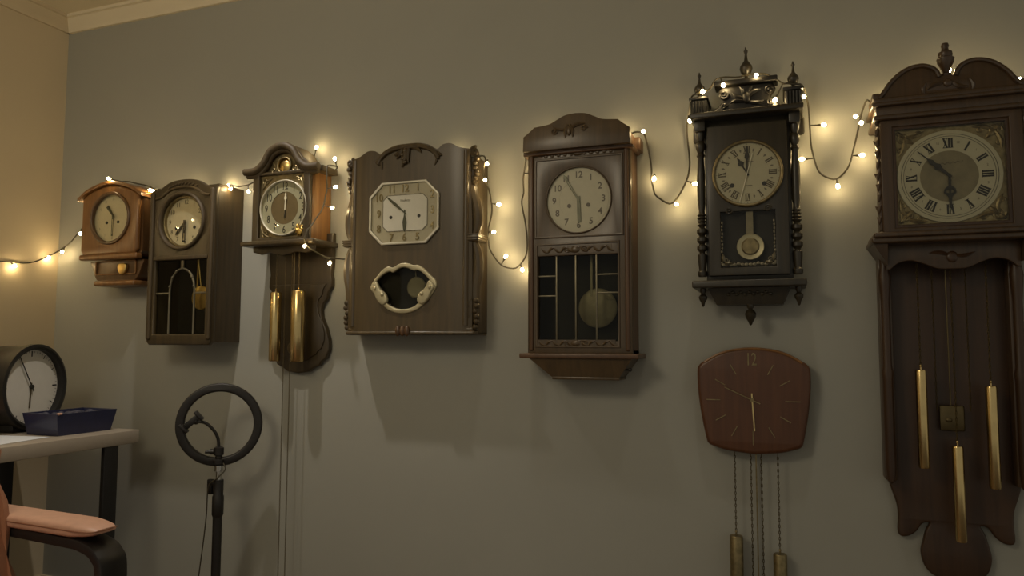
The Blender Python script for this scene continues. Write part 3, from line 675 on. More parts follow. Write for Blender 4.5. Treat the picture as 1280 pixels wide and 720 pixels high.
# ================================================================== 6. near-black clock with turned columns and finials
def clock_black():
    cx = -.1; D = .11
    R = thing('wall_clock', (cx, 0, 1.55), 'near-black wall clock with turned columns and three finials on top', 'clock')
    MB().box(cx-.128, cx+.122, Y(D-.03), 0, 1.258, 1.775, .002).done('case', 'ebony', R)
    dcx, dcz, dr = cx-.002, 1.591, .0985
    door = MB().plate(rect(cx-.118, cx+.112, 1.285, 1.745), [rect(cx-.082, cx+.074, 1.310, 1.478)], Y(D), Y(D-.03), .004).done('door', 'ebony', R)
    MB().box(cx-.083, cx+.075, Y(D-.029), Y(D-.0305), 1.31, 1.478).done('case_back', 'inside', R)
    MB().ring(dcx, dcz, dr+.004, dr-.006, Y(D+.010), Y(D-.002), .005).done('bezel', 'brass_dull', R)
    k = MB().disc(dcx, dcz, dr, Y(D+.002), Y(D-.001)).use('ink_brown')
    for n in range(1, 13): roman(k, dcx, dcz, .062, .083, n, Y(D+.0027), .0034, .0052)
    minute_track(k, dcx, dcz, .091, Y(D+.0027), .0008, .003)
    t = k.use('ink_soft')
    for n in range(12): t.plate([(dcx+(.072+q[0])*sin(radians(30*n+15))+q[1]*cos(radians(30*n+15)), dcz+(.072+q[0])*cos(radians(30*n+15))-q[1]*sin(radians(30*n+15))) for q in ((.006, 0), (0, .003), (-.006, 0), (0, -.003))], [], Y(D+.0027), Y(D+.002))
    t.box(dcx-.010, dcx+.018, Y(D+.0025), Y(D+.001), dcz+.0345, dcz+.0365); t.box(dcx-.006, dcx+.014, Y(D+.0025), Y(D+.001), dcz-.038, dcz-.036)
    t.done('dial', 'dial_paper', R)
    for s in (-1, 1): MB().disc(dcx+.002+s*.046, dcz-.034, .0065, Y(D+.003), Y(D+.001)).done('winding_hole', 'ink', R)
    hand(spade(.058, .018), dcx, dcz, -30, Y(D+.005)).done('hour_hand', 'hand_dark', R)
    hand(spade(.085, .014), dcx, dcz, 0, Y(D+.0065)).done('minute_hand', 'hand_dark', R)
    hand([(-.0012, -.088), (.0012, -.088), (.0008, .062), (-.0008, .062)], dcx, dcz, 15, Y(D+.0078)).done('sweep_hand', 'hand_white', R)
    MB().disc(dcx, dcz, dr-.004, Y(D+.0098), Y(D+.0086)).done('glass', 'glass', R)
    p = MB().box(cx-.009, cx+.011, Y(D-.012), Y(D-.015), 1.40, 1.482)
    pb = p.done('pendulum', 'dial_olive', R)
    MB().lathe([(0, -.004), (.034, -.004), (.0385, -.006), (.040, -.001), (.036, .004), (0, .004)], (cx+.002, Y(D-.014), 1.371), 'Y', 40).done('pendulum_bob', 'champagne', pb)
    q = MB().lathe([(0, -.008), (.022, -.008), (.026, -.005)], (cx+.002, Y(D-.014), 1.371), 'Y', 30); q.done('bob_medallion', 'brass_dull', pb)
    MB().box(cx-.083, cx+.075, Y(D-.003), Y(D-.0045), 1.31, 1.478).done('window_glass', 'glass', R)
    for s in (-1, 1):
        o = MB(); ex = cx-.004+s*.076
        for i in range(7): o.ball((ex-s*(.004+.011*i), Y(D-.001), 1.318+.002*sin(i*2)), (.006, .0012, .005), 8, 6)
        for i in range(12): o.ball((ex-s*.002*abs(sin(i)), Y(D-.001), 1.324+.011*i), (.0028, .0010, .005), 8, 6)
        o.leaf((ex-s*.008, 1.322), (ex-s*.03, 1.322), .006, Y(D)); o.leaf((ex-s*.006, 1.326), (ex-s*.002, 1.352), .006, Y(D))
        o.scroll(ex-s*.014, 1.331, Y(D), .008, 1.2, s, 0, .002)
        o.done('corner_ornament', 'leading', R)
        MB().scroll(cx-.002+s*.055, 1.482, Y(D+.001), .011, 1.4, s, 0, .003).done('door_scroll', 'ebony', door)
    # turned columns
    for s in (-1, 1):
        x = cx-.003+s*.137
        prof = [(.012, 1.285), (.014, 1.29), (.014, 1.30), (.010, 1.305), (.013, 1.33), (.014, 1.352), (.009, 1.358)]
        for z in (1.366, 1.392, 1.418): prof += [(.008, z-.006), (.0155, z+.003), (.0155, z+.013), (.008, z+.02)]
        for z in (1.442, 1.452, 1.462, 1.472): prof += [(.010, z), (.014, z+.004), (.010, z+.009)]
        prof += [(.009, 1.49), (.0125, 1.51), (.0125, 1.60), (.009, 1.655), (.013, 1.662), (.009, 1.672), (.014, 1.685), (.014, 1.70), (.009, 1.708), (.013, 1.72), (.013, 1.735)]
        MB().lathe(prof, (x, Y(.085), 0), n=18).done('column', 'ebony', R)
        MB().box(x-.016, x+.016, Y(.108), Y(.02), 1.735, 1.775, .003).done('column_block', 'ebony', R)
        # bottom drop finial
        MB().lathe([(0, 1.192), (.004, 1.196), (.006, 1.206), (.012, 1.216), (.013, 1.224), (.006, 1.232), (.009, 1.24), (.009, 1.252)], (x, Y(.085), 0), n=16).done('drop_finial', 'ebony', R)
        fx = x+s*(-.008 if s < 0 else -.014)
        # pediment blocks and finials
        bx = MB().box(x-.026, x+.024, Y(.112), Y(.01), 1.782, 1.836, .006, seg=3)
        for i in range(-2, 3): bx.lathe([(.004, 1.788), (.004, 1.828)], (x+i*.009, Y(.112), 0), n=8)
        bx.box(x-.030, x+.028, Y(.117), Y(.005), 1.832, 1.842, .003); bx.done('pediment_block', 'ebony_dark', R)
        MB().box(x-.03, x+.03, Y(.02), 0, 1.72, 1.782, .01).done('side_bracket', 'ebony', R)
        finial(MB(), x, Y(.085), 1.842, .086, .0165).done('finial', 'ebony', R)
    MB().box(cx-.166, cx+.160, Y(.135), 0, 1.768, 1.786, .004, seg=3).done('top_shelf', 'ebony', R)
    cr = [(0, 1.868), (.070, 1.868), (.080, 1.86), (.082, 1.846), (.074, 1.838), (.068, 1.826), (.078, 1.812), (.092, 1.80), (.10, 1.786)]
    MB().plate(mirror([(cx+a, z) for a, z in cr], cx), [], Y(.10), Y(.07), .005, 3).done('crest', 'ebony_dark', R)
    MB().box(cx-.094, cx+.090, Y(.115), Y(.05), 1.868, 1.884, .004, seg=3).done('crest_cap', 'ebony_dark', R)
    c2 = MB()
    for s in (-1, 1):
        c2.scroll(cx+s*.066, 1.842, Y(.103), .014, 1.5, s, 0, .005); c2.leaf((cx+s*.004, 1.826), (cx+s*.042, 1.846), .007, Y(.106), .006)
        c2.leaf((cx+s*.004, 1.815), (cx+s*.05, 1.812), .006, Y(.106), -.006); c2.scroll(cx+s*.066, 1.805, Y(.103), .009, 1.2, -s, 0, .004)
        c2.leaf((cx+s*.01, 1.835), (cx+s*.02, 1.862), .005, Y(.106), s*.004)
    c2.ball((cx, Y(.104), 1.826), (.012, .010, .018)); c2.done('crest_carving', 'ebony_dark', R)
    finial(MB(), cx, Y(.085), 1.884, .106, .019).done('finial', 'ebony', R)
    # bottom shelf, taper and drop
    MB().box(cx-.167, cx+.156, Y(.135), 0, 1.248, 1.270, .004, seg=3).done('bottom_shelf', 'ebony', R)
    MB.taper(cx-.125, cx+.112, 1.250, cx-.100, cx+.090, 1.198, .10, .085).done('tapered_base', 'ebony', R)
    d = MB()
    for i in range(-5, 6): d.ball((cx-.004+i*.012, Y(.096), 1.232+.003*(-1)**i), (.006, .005, .005), 8, 6)
    d.done('base_carving', 'ebony', R)
    MB().lathe([(0, 1.135), (.004, 1.138), (.007, 1.146), (.014, 1.158), (.017, 1.17), (.012, 1.18), (.006, 1.184), (.010, 1.19), (.010, 1.20)], (cx-.003, Y(.075), 0), n=18).done('drop_finial', 'ebony', R)

# ================================================================== 7. round-cornered brown clock below it
def clock_modern():
    cx = -.102; D = .056; cz = .914
    R = thing('wall_clock', (cx, 0, cz), 'reddish brown wall clock with slim gold hour bars below the near-black clock', 'clock')
    pts = [(0, 1.070), (.055, 1.065), (.10, 1.052), (.142, 1.028), (.158, 1.014), (.163, .995), (.162, .94), (.154, .87), (.140, .795), (.133, .777), (.118, .769), (.075, .757), (0, .749)]
    out = mirror([(cx+a, z) for a, z in cat(pts, 4)], cx)
    MB().plate(out, [], Y(D), 0, .012, 4).done('case', 'teak', R)
    tr = MB(); e = cat([(-.142, 1.028), (-.10, 1.052), (-.055, 1.065), (0, 1.070), (.055, 1.065), (.10, 1.052), (.142, 1.028)], 5)
    tr.tube([(cx+a*.985, Y(D-.003), z-.004) for a, z in e], .004, 8); tr.done('top_edge', 'tawny', R)
    dz = cz
    for n in range(1, 12):
        a = radians(30*n); r1 = .135 if n in (3, 9) else (.132 if n == 6 else .124); r0 = r1-(.042 if n in (3, 9, 6) else .034)
        MB().bar(cx-.002, dz-.004, a, r0, r1, .0026, .0026, Y(D+.002), .003).done('hour_bar', 'brass_dull', R)
    k = MB().text('12', .054, cx-.003, dz+.118, Y(D+.002), .002, sx=.62); k.done('numeral', 'brass_dull', R)
    hand([(-.0016, -.025), (.0016, -.025), (.0012, .088), (-.0012, .088)], cx-.002, dz-.002, -65, Y(D+.008)).done('minute_hand', 'brass_dull', R)
    hand([(-.002, -.02), (.002, -.02), (.0022, .092), (-.0022, .092)], cx-.002, dz-.002, 177, Y(D+.006), holes=[[(-.0009, .062), (.0009, .062), (.0009, .084), (-.0009, .084)]]).done('hour_hand', 'brass', R)
    MB().disc(cx-.002, dz-.002, .006, Y(D+.0095), Y(D-.001)).done('hand_hub', 'brass_dull', R)
    weight(R, -.159, Y(.04), .505, .22, .0195, .752, 'brass_dull')
    weight(R, -.036, Y(.04), .463, .18, .0195, .754, 'brass_dull')
    for x in (-.113, -.083): chain_links(MB(), x, Y(.035), .752, .12, .010, .0034, .0011).done('chain', 'chain', R)
    p = MB().box(-.1005, -.0965, Y(.02), Y(.017), .29, .75); p.lathe([(0, -.004), (.036, -.003), (.04, 0), (.036, .003), (0, .004)], (-.099, Y(.02), .29), 'Y', 32); p.done('pendulum', 'brass_dull', R)

# ================================================================== 8. grandmother wall clock, far right
def clock_grand():
    cx = .424; D = .15
    R = thing('wall_clock', (cx, 0, 1.2), 'large dark wall clock with swan-neck pediment and three long brass weights', 'clock')
    # backboard
    half = [(0, 1.40), (.164, 1.40), (.164, .70), (.152, .66), (.142, .625), (.140, .59), (.142, .552), (.134, .539), (.115, .541), (.095, .556), (.080, .578), (.062, .582), (.072, .56), (.080, .53), (.086, .50), (.080, .468), (.066, .446), (.045, .432), (.02, .41), (0, .40)]
    out = mirror([(cx-.002+a, z) for a, z in half[:3]+cat(half[3:], 4)], cx-.002)
    MB().plate(out, [], Y(.022), 0, .006, 3).done('backboard', 'grand_back', R)
    for s in (-1, 1):
        c = MB().box(cx-.002+s*.158-.016, cx-.002+s*.158+.016, Y(.065), Y(.002), .70, 1.36, .005)
        c.done('side_rail', 'grand', R)
        MB().lathe([(0, .69), (.010, .70), (.014, .74), (.014, .98), (.016, 1.0), (.012, 1.02), (.012, 1.20), (.015, 1.24), (.017, 1.27), (.012, 1.30), (.014, 1.34)], (cx-.002+s*.160, Y(.07), 0), n=16).done('turned_post', 'grand_back', R)
    # hood
    x0, x1 = cx-.166, cx+.166
    MB().box(x0, x1, Y(D-.03), 0, 1.376, 1.752, .003).done('hood_case', 'grand', R)
    door = MB().plate(rect(x0-.004, x1+.004, 1.385, 1.705), [rect(cx-.138, cx+.138, 1.400, 1.682)], Y(D+.002), Y(D-.028), .005, 3).done('hood_door', 'grand', R)
    f = MB().plate(rect(cx-.140, cx+.140, 1.398, 1.684), [rect(cx-.130, cx+.130, 1.408, 1.674)], Y(D-.002), Y(D-.014), .003); f.done('door_moulding', 'grand_back', door)
    dcx, dcz, dr = cx-.003, 1.536, .124
    MB().box(cx-.138, cx+.138, Y(D-.016), Y(D-.024), 1.400, 1.682).done('dial_plate', 'brass_dull', R)
    for sx_ in (-1, 1):
        for sz in (-1, 1):
            sp = MB(); c = (cx+sx_*.108, 1.541+sz*.112)
            sp.scroll(c[0]+sx_*.002, c[1], Y(D-.015), .017, 1.4, sx_*sz, 0, .004)
            sp.leaf(c, (c[0]+sx_*.014, c[1]-sz*.052), .006, Y(D-.015), .006); sp.leaf(c, (c[0]-sx_*.052, c[1]+sz*.014), .006, Y(D-.015), -.006)
            sp.leaf(c, (c[0]-sx_*.022, c[1]-sz*.020), .007, Y(D-.015)); sp.leaf((c[0]+sx_*.018, c[1]+sz*.016), c, .006, Y(D-.015))
            sp.scroll(c[0]-sx_*.034, c[1]+sz*.006, Y(D-.015), .009, 1.2, -sx_, 0, .0028); sp.scroll(c[0]+sx_*.010, c[1]-sz*.034, Y(D-.015), .009, 1.2, sx_, 0, .0028)
            sp.done('spandrel', 'brass_dull', R)
    k = MB().ring(dcx, dcz, dr+.003, .062, Y(D-.009), Y(D-.017), .002).use('ink')
    for n in range(1, 13): roman(k, dcx, dcz, .078, .104, n, Y(D-.0083), .0048, .0064)
    k.ring(dcx, dcz, .1165, .1155, Y(D-.0083), Y(D-.0092)); k.ring(dcx, dcz, .1105, .1097, Y(D-.0083), Y(D-.0092))
    m = k.use('ink_soft')
    for n in range(1, 13): m.text(str(n), .009, dcx+.094*sin(radians(30*n+15)), dcz+.094*cos(radians(30*n+15)), Y(D-.0083))
    m.done('chapter_ring', 'dial_white', R)
    dc = MB().disc(dcx, dcz, .070, Y(D-.0085), Y(D-.016)).use('ink_brown')           # an illegible line of script, as flourishes
    fl = [(dcx-.034+.0062*i, Y(D-.0083), dcz+.033+.0004*i+(.0028 if i % 2 else -.0018)) for i in range(12)]
    dc.tube(cat(fl, 4), .0007, 5); dc.done('dial_centre', 'dial_olive', R)
    hand([(-.003, -.006), (.003, -.006), (.0045, .028), (.0095, .038), (.0045, .048), (.0065, .058), (.0015, .072), (.0012, .104), (-.0012, .104), (-.0015, .072), (-.0065, .058), (-.0045, .048), (-.0095, .038), (-.0045, .028)], dcx, dcz, -46, Y(D-.002)).done('minute_hand', 'ink', R)
    hand([(-.003, -.006), (.003, -.006), (.003, .026), (.013, .036), (.015, .046), (.009, .052), (.004, .060), (.003, .088), (-.003, .088), (-.004, .060), (-.009, .052), (-.015, .046), (-.013, .036), (-.003, .026)], dcx, dcz, 180, Y(D-.004), holes=[[(.0025, .037), (.0095, .040), (.009, .046), (.0025, .048)], [(-.0025, .037), (-.0095, .040), (-.009, .046), (-.0025, .048)]]).done('hour_hand', 'ink', R)
    MB().box(cx-.131, cx+.131, Y(D-.0002), Y(D-.0014), 1.407, 1.675).done('glass', 'glass', R)
    # side carvings (leafy drops) on the hood edges
    for s in (-1, 1):
        c = MB()
        for i in range(10):
            z = 1.40+.031*i; c.leaf((cx+s*.170, z), (cx+s*(.182+.004*sin(i*2.1)), z+.034), .007, Y(.135), s*.004)
            c.leaf((cx+s*.176, z+.012), (cx+s*.168, z+.04), .006, Y(.142), -s*.003)
        c.box(*sorted((cx+s*.166, cx+s*.176)), Y(.145), Y(.11), 1.395, 1.70, .003)
        c.done('hood_side_carving', 'grand', R)
    # frieze and cornice
    c = MB().box(cx-.184, cx+.184, Y(D+.014), 0, 1.702, 1.716, .004, seg=3); c.box(cx-.178, cx+.178, Y(D+.006), 0, 1.714, 1.742, .002)
    c.box(cx-.188, cx+.188, Y(D+.018), 0, 1.740, 1.752, .004, seg=3); c.box(cx-.182, cx+.182, Y(D+.010), 0, 1.750, 1.766, .004, seg=3); c.done('cornice', 'grand', R)
    # broken arch pediment
    ar = [(.020, 1.812), (.026, 1.829), (.040, 1.842), (.063, 1.849), (.090, 1.845), (.115, 1.832), (.140, 1.808), (.158, 1.782), (.170, 1.770)]
    r_ = [(cx+a, z) for a, z in cat(ar, 5)]
    ped = [(cx, 1.812)]+r_+[(cx+.178, 1.770), (cx+.178, 1.752)]
    MB().plate(mirror(ped, cx), [], Y(D+.006), Y(D-.03), .004).done('pediment', 'grand', R)
    for s in (-1, 1):
        MB().tube([(cx+s*(x-cx), Y(D+.006), z-.004) for x, z in r_], .0065, 10).done('pediment_moulding', 'grand', R)
        MB().box(*sorted((cx+s*.166, cx+s*.186)), Y(D+.010), Y(.06), 1.762, 1.780, .004).done('pediment_end', 'grand', R)
    o = MB().box(cx-.05, cx+.05, Y(D+.0065), Y(D), 1.772, 1.80, .001)
    for s in (-1, 1):
        o.leaf((cx+s*.012, 1.79), (cx+s*.05, 1.775), .007, Y(D+.006), -.006); o.leaf((cx+s*.052, 1.795), (cx+s*.056, 1.762), .005, Y(D+.006), s*.006)
    o.ball((cx, Y(D+.006), 1.79), (.012, .006, .012)); o.done('pediment_carving', 'grand', R)
    MB().lathe([(.012, 1.812), (.014, 1.818), (.008, 1.824), (.014, 1.838), (.0205, 1.852), (.022, 1.862), (.016, 1.866), (.018, 1.872), (.017, 1.880), (.010, 1.884), (.008, 1.892), (.010, 1.898), (.008, 1.905), (0, 1.907)], (cx, Y(D-.01), 0), n=20).done('finial', 'grand', R)
    # shelf with sloping brackets, scalloped valance
    sh = MB().box(cx-.194, cx+.194, Y(D+.026), 0, 1.372, 1.386, .004, seg=3); sh.box(cx-.200, cx+.200, Y(D+.020), 0, 1.356, 1.374, .006, seg=3); sh.done('shelf', 'grand', R)
    for s in (-1, 1):
        vs = []
        for y in (Y(D+.008), Y(.0)): vs += [(cx+s*.196, y, 1.358), (cx+s*.160, y, 1.358), (cx+s*.160, y*.9, 1.300)]
        MB()._add(vs, [(0, 1, 2), (3, 5, 4), (0, 3, 4, 1), (1, 4, 5, 2), (2, 5, 3, 0)]).done('shelf_bracket', 'grand', R)
    va = [(0, 1.285), (.035, 1.287), (.07, 1.302), (.1, 1.311), (.13, 1.305), (.152, 1.287), (.160, 1.287)]
    va = cat(va[:6], 5)+[va[6]]
    MB().plate([(cx+.160, 1.36), (cx-.160, 1.36)]+[(cx-a, z) for a, z in reversed(va)]+[(cx+a, z) for a, z in va[1:]], [], Y(.118), Y(.10), .003).done('valance', 'grand', R)
    v = MB()
    for s in (-1, 1): v.leaf((cx+s*.006, 1.322), (cx+s*.055, 1.330), .006, Y(.119), -.005)
    v.ball((cx, Y(.119), 1.318), (.014, .005, .016)); v.done('valance_carving', 'grand_back', R)
    for x, z1, z0 in ((.342, 1.010, .743), (.423, .806, .553), (.507, .969, .699)): weight(R, x, Y(.09), z1, z0, .0140, 1.33, 'brass')
    p = MB().tube([(cx-.006, Y(.05), 1.33), (cx-.006, Y(.05), .86)], .002)
    p.box(cx-.034, cx+.026, Y(.054), Y(.050), .842, .912, .004); p.ball((cx-.012, Y(.054), .872), (.008, .003, .007)); p.done('pendulum', 'chain', R)
    for x in (.381, .462): chain_links(MB(), x, Y(.07), 1.33, .90, .010, .0032, .001).done('chain', 'chain', R)

# ================================================================== desk side
def desk():
    R = thing('desk', (-2.74, -.95, 0), 'grey-topped desk with black legs against the left wall', 'desk')
    MB().box(-3.09, -2.385, -1.75, -.18, .690, .740, .003).done('desktop', 'table_top', R)
    for x in (-2.398, -3.02):
        for y in (-.300 if x > -2.5 else -.255, -1.68):
            MB().box(x-.010, x+.010, y-.030, y+.030, 0, .690, .003).done('leg', 'black_paint', R)

def tray():
    R = thing('planter_tray', (-2.575, -.345, .740), 'navy rectangular tapered tray on the desk in front of the black clock', 'tray')
    def fr(x0, x1, y0, y1, z): return [(x0, y0, z), (x1, y0, z), (x1, y1, z), (x0, y1, z)]
    o0 = fr(-2.636, -2.480, -.452, -.230, .7405); o1 = fr(-2.648, -2.470, -.466, -.212, .820)
    i1 = fr(-2.642, -2.476, -.460, -.218, .820); i0 = fr(-2.631, -2.485, -.447, -.235, .752)
    vs = o0+o1+i1+i0; fs = [(3, 2, 1, 0)]
    for a in (0, 4, 8):
        for k in range(4): fs.append((a+k, a+(k+1) % 4, a+4+(k+1) % 4, a+4+k))
    fs.append((12, 13, 14, 15))
    MB()._add(vs, fs).done('tray_body', 'navy', R, 30)
    c = MB(); rnd = random.Random(3)
    c.box(-2.632, -2.486, -.448, -.232, .790, .800)
    for i in range(26): c.ball((-2.559+rnd.uniform(-.06, .06), -.340+rnd.uniform(-.09, .09), .802+rnd.uniform(0, .008)), (rnd.uniform(.008, .02), rnd.uniform(.008, .02), rnd.uniform(.006, .014)), 8, 6)
    o = c.done('tray_contents', 'soil', R); o['kind'] = 'stuff'
    t = MB().ball((-2.474, -.458, .820), (.007, .006, .005)).ball((-2.472, -.450, .821), (.006, .006, .004)); t.done('trinket', 'leather', R, label='small pinkish trinket at the tray corner')

def desk_clock():
    ax = Vector((cos(radians(14)), sin(radians(14)), 0))
    loc = Vector((-2.705, -.375, .740))
    R = thing('desk_clock', loc, 'black drum-shaped clock with plain white dial standing on the desk behind the navy tray', 'clock')
    Rr = .163; cz = Rr+.006
    # built facing -Y about the root, then turned
    rot = Matrix.Rotation(radians(90+14), 4, 'Z')
    def fin(mb, name, mat, **k):
        for v in mb.bm.verts: v.co = rot @ v.co + loc
        return mb.done(name, mat, R, **k)
    prof = [(Rr-.020, -.0), (Rr-.010, -.006), (Rr, -.002), (Rr, .022), (Rr-.006, .024), (Rr-.006, .13), (Rr-.016, .15), (0, .15)]
    fin(MB().lathe([(Rr-.021, .028)]+prof, (0, 0, cz), 'Y', 72), 'drum', 'black_sat')
    f = MB().plate(rrect(-.07, .07, .0005, .05, .012), [], .03, .13, .004); fin(f, 'foot', 'black_sat')
    fin(MB().disc(0, cz, Rr-.016, .024, .03), 'dial', 'dial_grey')
    t = MB()
    for n in range(12): t.bar(0, cz, radians(30*n), Rr-.042-(.006 if n % 3 == 0 else 0), Rr-.026, .005 if n % 3 == 0 else .003, .005 if n % 3 == 0 else .003, .0232, .001)
    for n in range(60):
        if n % 5: t.bar(0, cz, radians(6*n), Rr-.033, Rr-.026, .0012, .0012, .0232, .001)
    fin(t, 'hour_mark', 'ink')
    fin(hand(baton(.138, .0045, .02), 0, cz, -30, .016), 'minute_hand', 'ink')
    fin(hand(baton(.082, .006, .015), 0, cz, 183, .019), 'hour_hand', 'ink_brown')
    fin(MB().disc(0, cz, .008, .013, .022), 'hand_hub', 'ink')

def paper():
    o = MB().plate([(-2.641, -.806), (-2.434, -.770), (-2.485, -.478), (-2.692, -.514)], [], 0, .001, 0, fn=lambda c: (c.x, c.y, .7412+c.z*.6)).done('paper_sheet', 'paper', None, 0)
    o['label'] = 'white sheet of paper lying on the desk at the left edge'; o['category'] = 'paper'
    b = MB(); b.box(-2.90, -2.722, -.74, -.552, .7405, .760, .004)
    R = thing('notebook', (-2.81, -.65, .7405), 'dark closed notebook with a tan cover edge lying beside the black desk clock', 'book')
    b.done('page_block', 'black_sat', R)
    MB().box(-2.903, -2.719, -.743, -.549, .760, .765, .001).done('cover', 'leather', R)

# ================================================================== armchair
def armchair():
    R = thing('armchair', (-1.75, -1.3, 0), 'tan leather armchair with black bentwood frame in front of the desk', 'chair')
    za = .60
    def bent(y):
        w = .037
        f = MB()
        pts = [(-2.12, .52), (-2.05, .600), (-1.95, .624), (-1.62, .613), (-1.545, .606), (-1.503, .585), (-1.488, .535), (-1.493, .30), (-1.508, .06), (-1.535, .02), (-1.62, .012), (-2.15, .012)]
        c = cat(pts, 6); th = .024; up = []; lo = []
        for i, p in enumerate(c):
            a = Vector(c[max(i-1, 0)]); b = Vector(c[min(i+1, len(c)-1)]); t = (b-a).normalized(); n = Vector((-t.y, t.x))
            q = Vector(p); up.append(tuple(q+n*th/2)); lo.append(tuple(q-n*th/2))
        lo = [(x, max(z, 0)) for x, z in lo]; up = [(x, max(z, 0)) for x, z in up]
        f.plate(up+lo[::-1], [], y-w, y+w, .004)
        return f
    def pad(y):
        vs, fs = [], []; n = 28; N = 40
        for i in range(N):
            u = i/(N-1); x = -1.985+.475*u
            e = min(1, (u*N/5)**.5 if u*N < 5 else 1, ((1-u)*N/6)**.5 if (1-u)*N < 6 else 1); e = max(e, .02)
            zc = .651-.011*u; hw = .046*(.62+.38*e); hh = .017*(.25+.75*e)
            for k in range(n):
                a = 2*pi*k/n; ca, sa = cos(a), sin(a)
                vs.append((x, y+hw*math.copysign(abs(ca)**.45, ca), zc+hh*math.copysign(abs(sa)**.6, sa)))
        for i in range(N-1):
            for k in range(n): fs.append((i*n+k, i*n+(k+1) % n, (i+1)*n+(k+1) % n, (i+1)*n+k))
        fs += [tuple(range(n)), tuple((N-1)*n+k for k in range(n))]
        return MB()._add(vs, fs)
    for y in (-1.08, -1.64):
        o = bent(y).done('arm_frame', 'black_paint', R)
        p = pad(y).done('arm_pad', 'leather', R)
        s = MB(); s.tube(cat([(-1.96, y-.0455, .653), (-1.86, y-.0465, .650), (-1.70, y-.0465, .647), (-1.58, y-.0462, .644), (-1.535, y-.0445, .643), (-1.513, y-.034, .642), (-1.5095, y, .641), (-1.513, y+.034, .642)], 4), .0016, 6); s.done('seam', 'seam', p)
    # back cushion, leaning back, and seat
    def slab(name, p0, p1, th, y0, y1, mat='leather'):
        a, b = Vector(p0), Vector(p1); d = (b-a); L = d.length; d.normalize(); n = Vector((d.y, -d.x))
        t = bmesh.new(); bmesh.ops.create_cube(t, size=1); bmesh.ops.subdivide_edges(t, edges=t.edges[:], cuts=8, use_grid_fill=True)
        for v in t.verts:
            u, w, h = v.co.x+.5, v.co.y*2, v.co.z*2
            e = (1-.25*abs(2*u-1)**8)*(1-.25*abs(w)**8)
            q = a+d*L*u+n*h*th/2*e+n*.012*(cos((2*u-1)*pi*3)*.5)*(1 if h > 0 else .3)
            v.co = (q.x, (y0+y1)/2+w*(y1-y0)/2, q.y)
        bmesh.ops.bevel(t, geom=[e for e in t.edges if e.calc_face_angle(0) > 1.0], offset=.018, segments=3, affect='EDGES')
        return MB().merge(t).done(name, mat, R, 60)
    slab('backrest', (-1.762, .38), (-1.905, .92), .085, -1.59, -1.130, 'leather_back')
    slab('seat', (-1.80, .37), (-1.34, .42), .10, -1.59, -1.130)
    MB().box(-1.80, -1.74, -1.66, -1.06, .30, .33, .004).done('cross_bar', 'black_paint', R)
    MB().box(-1.49, -1.455, -1.66, -1.06, .33, .37, .004).done('cross_bar', 'black_paint', R)

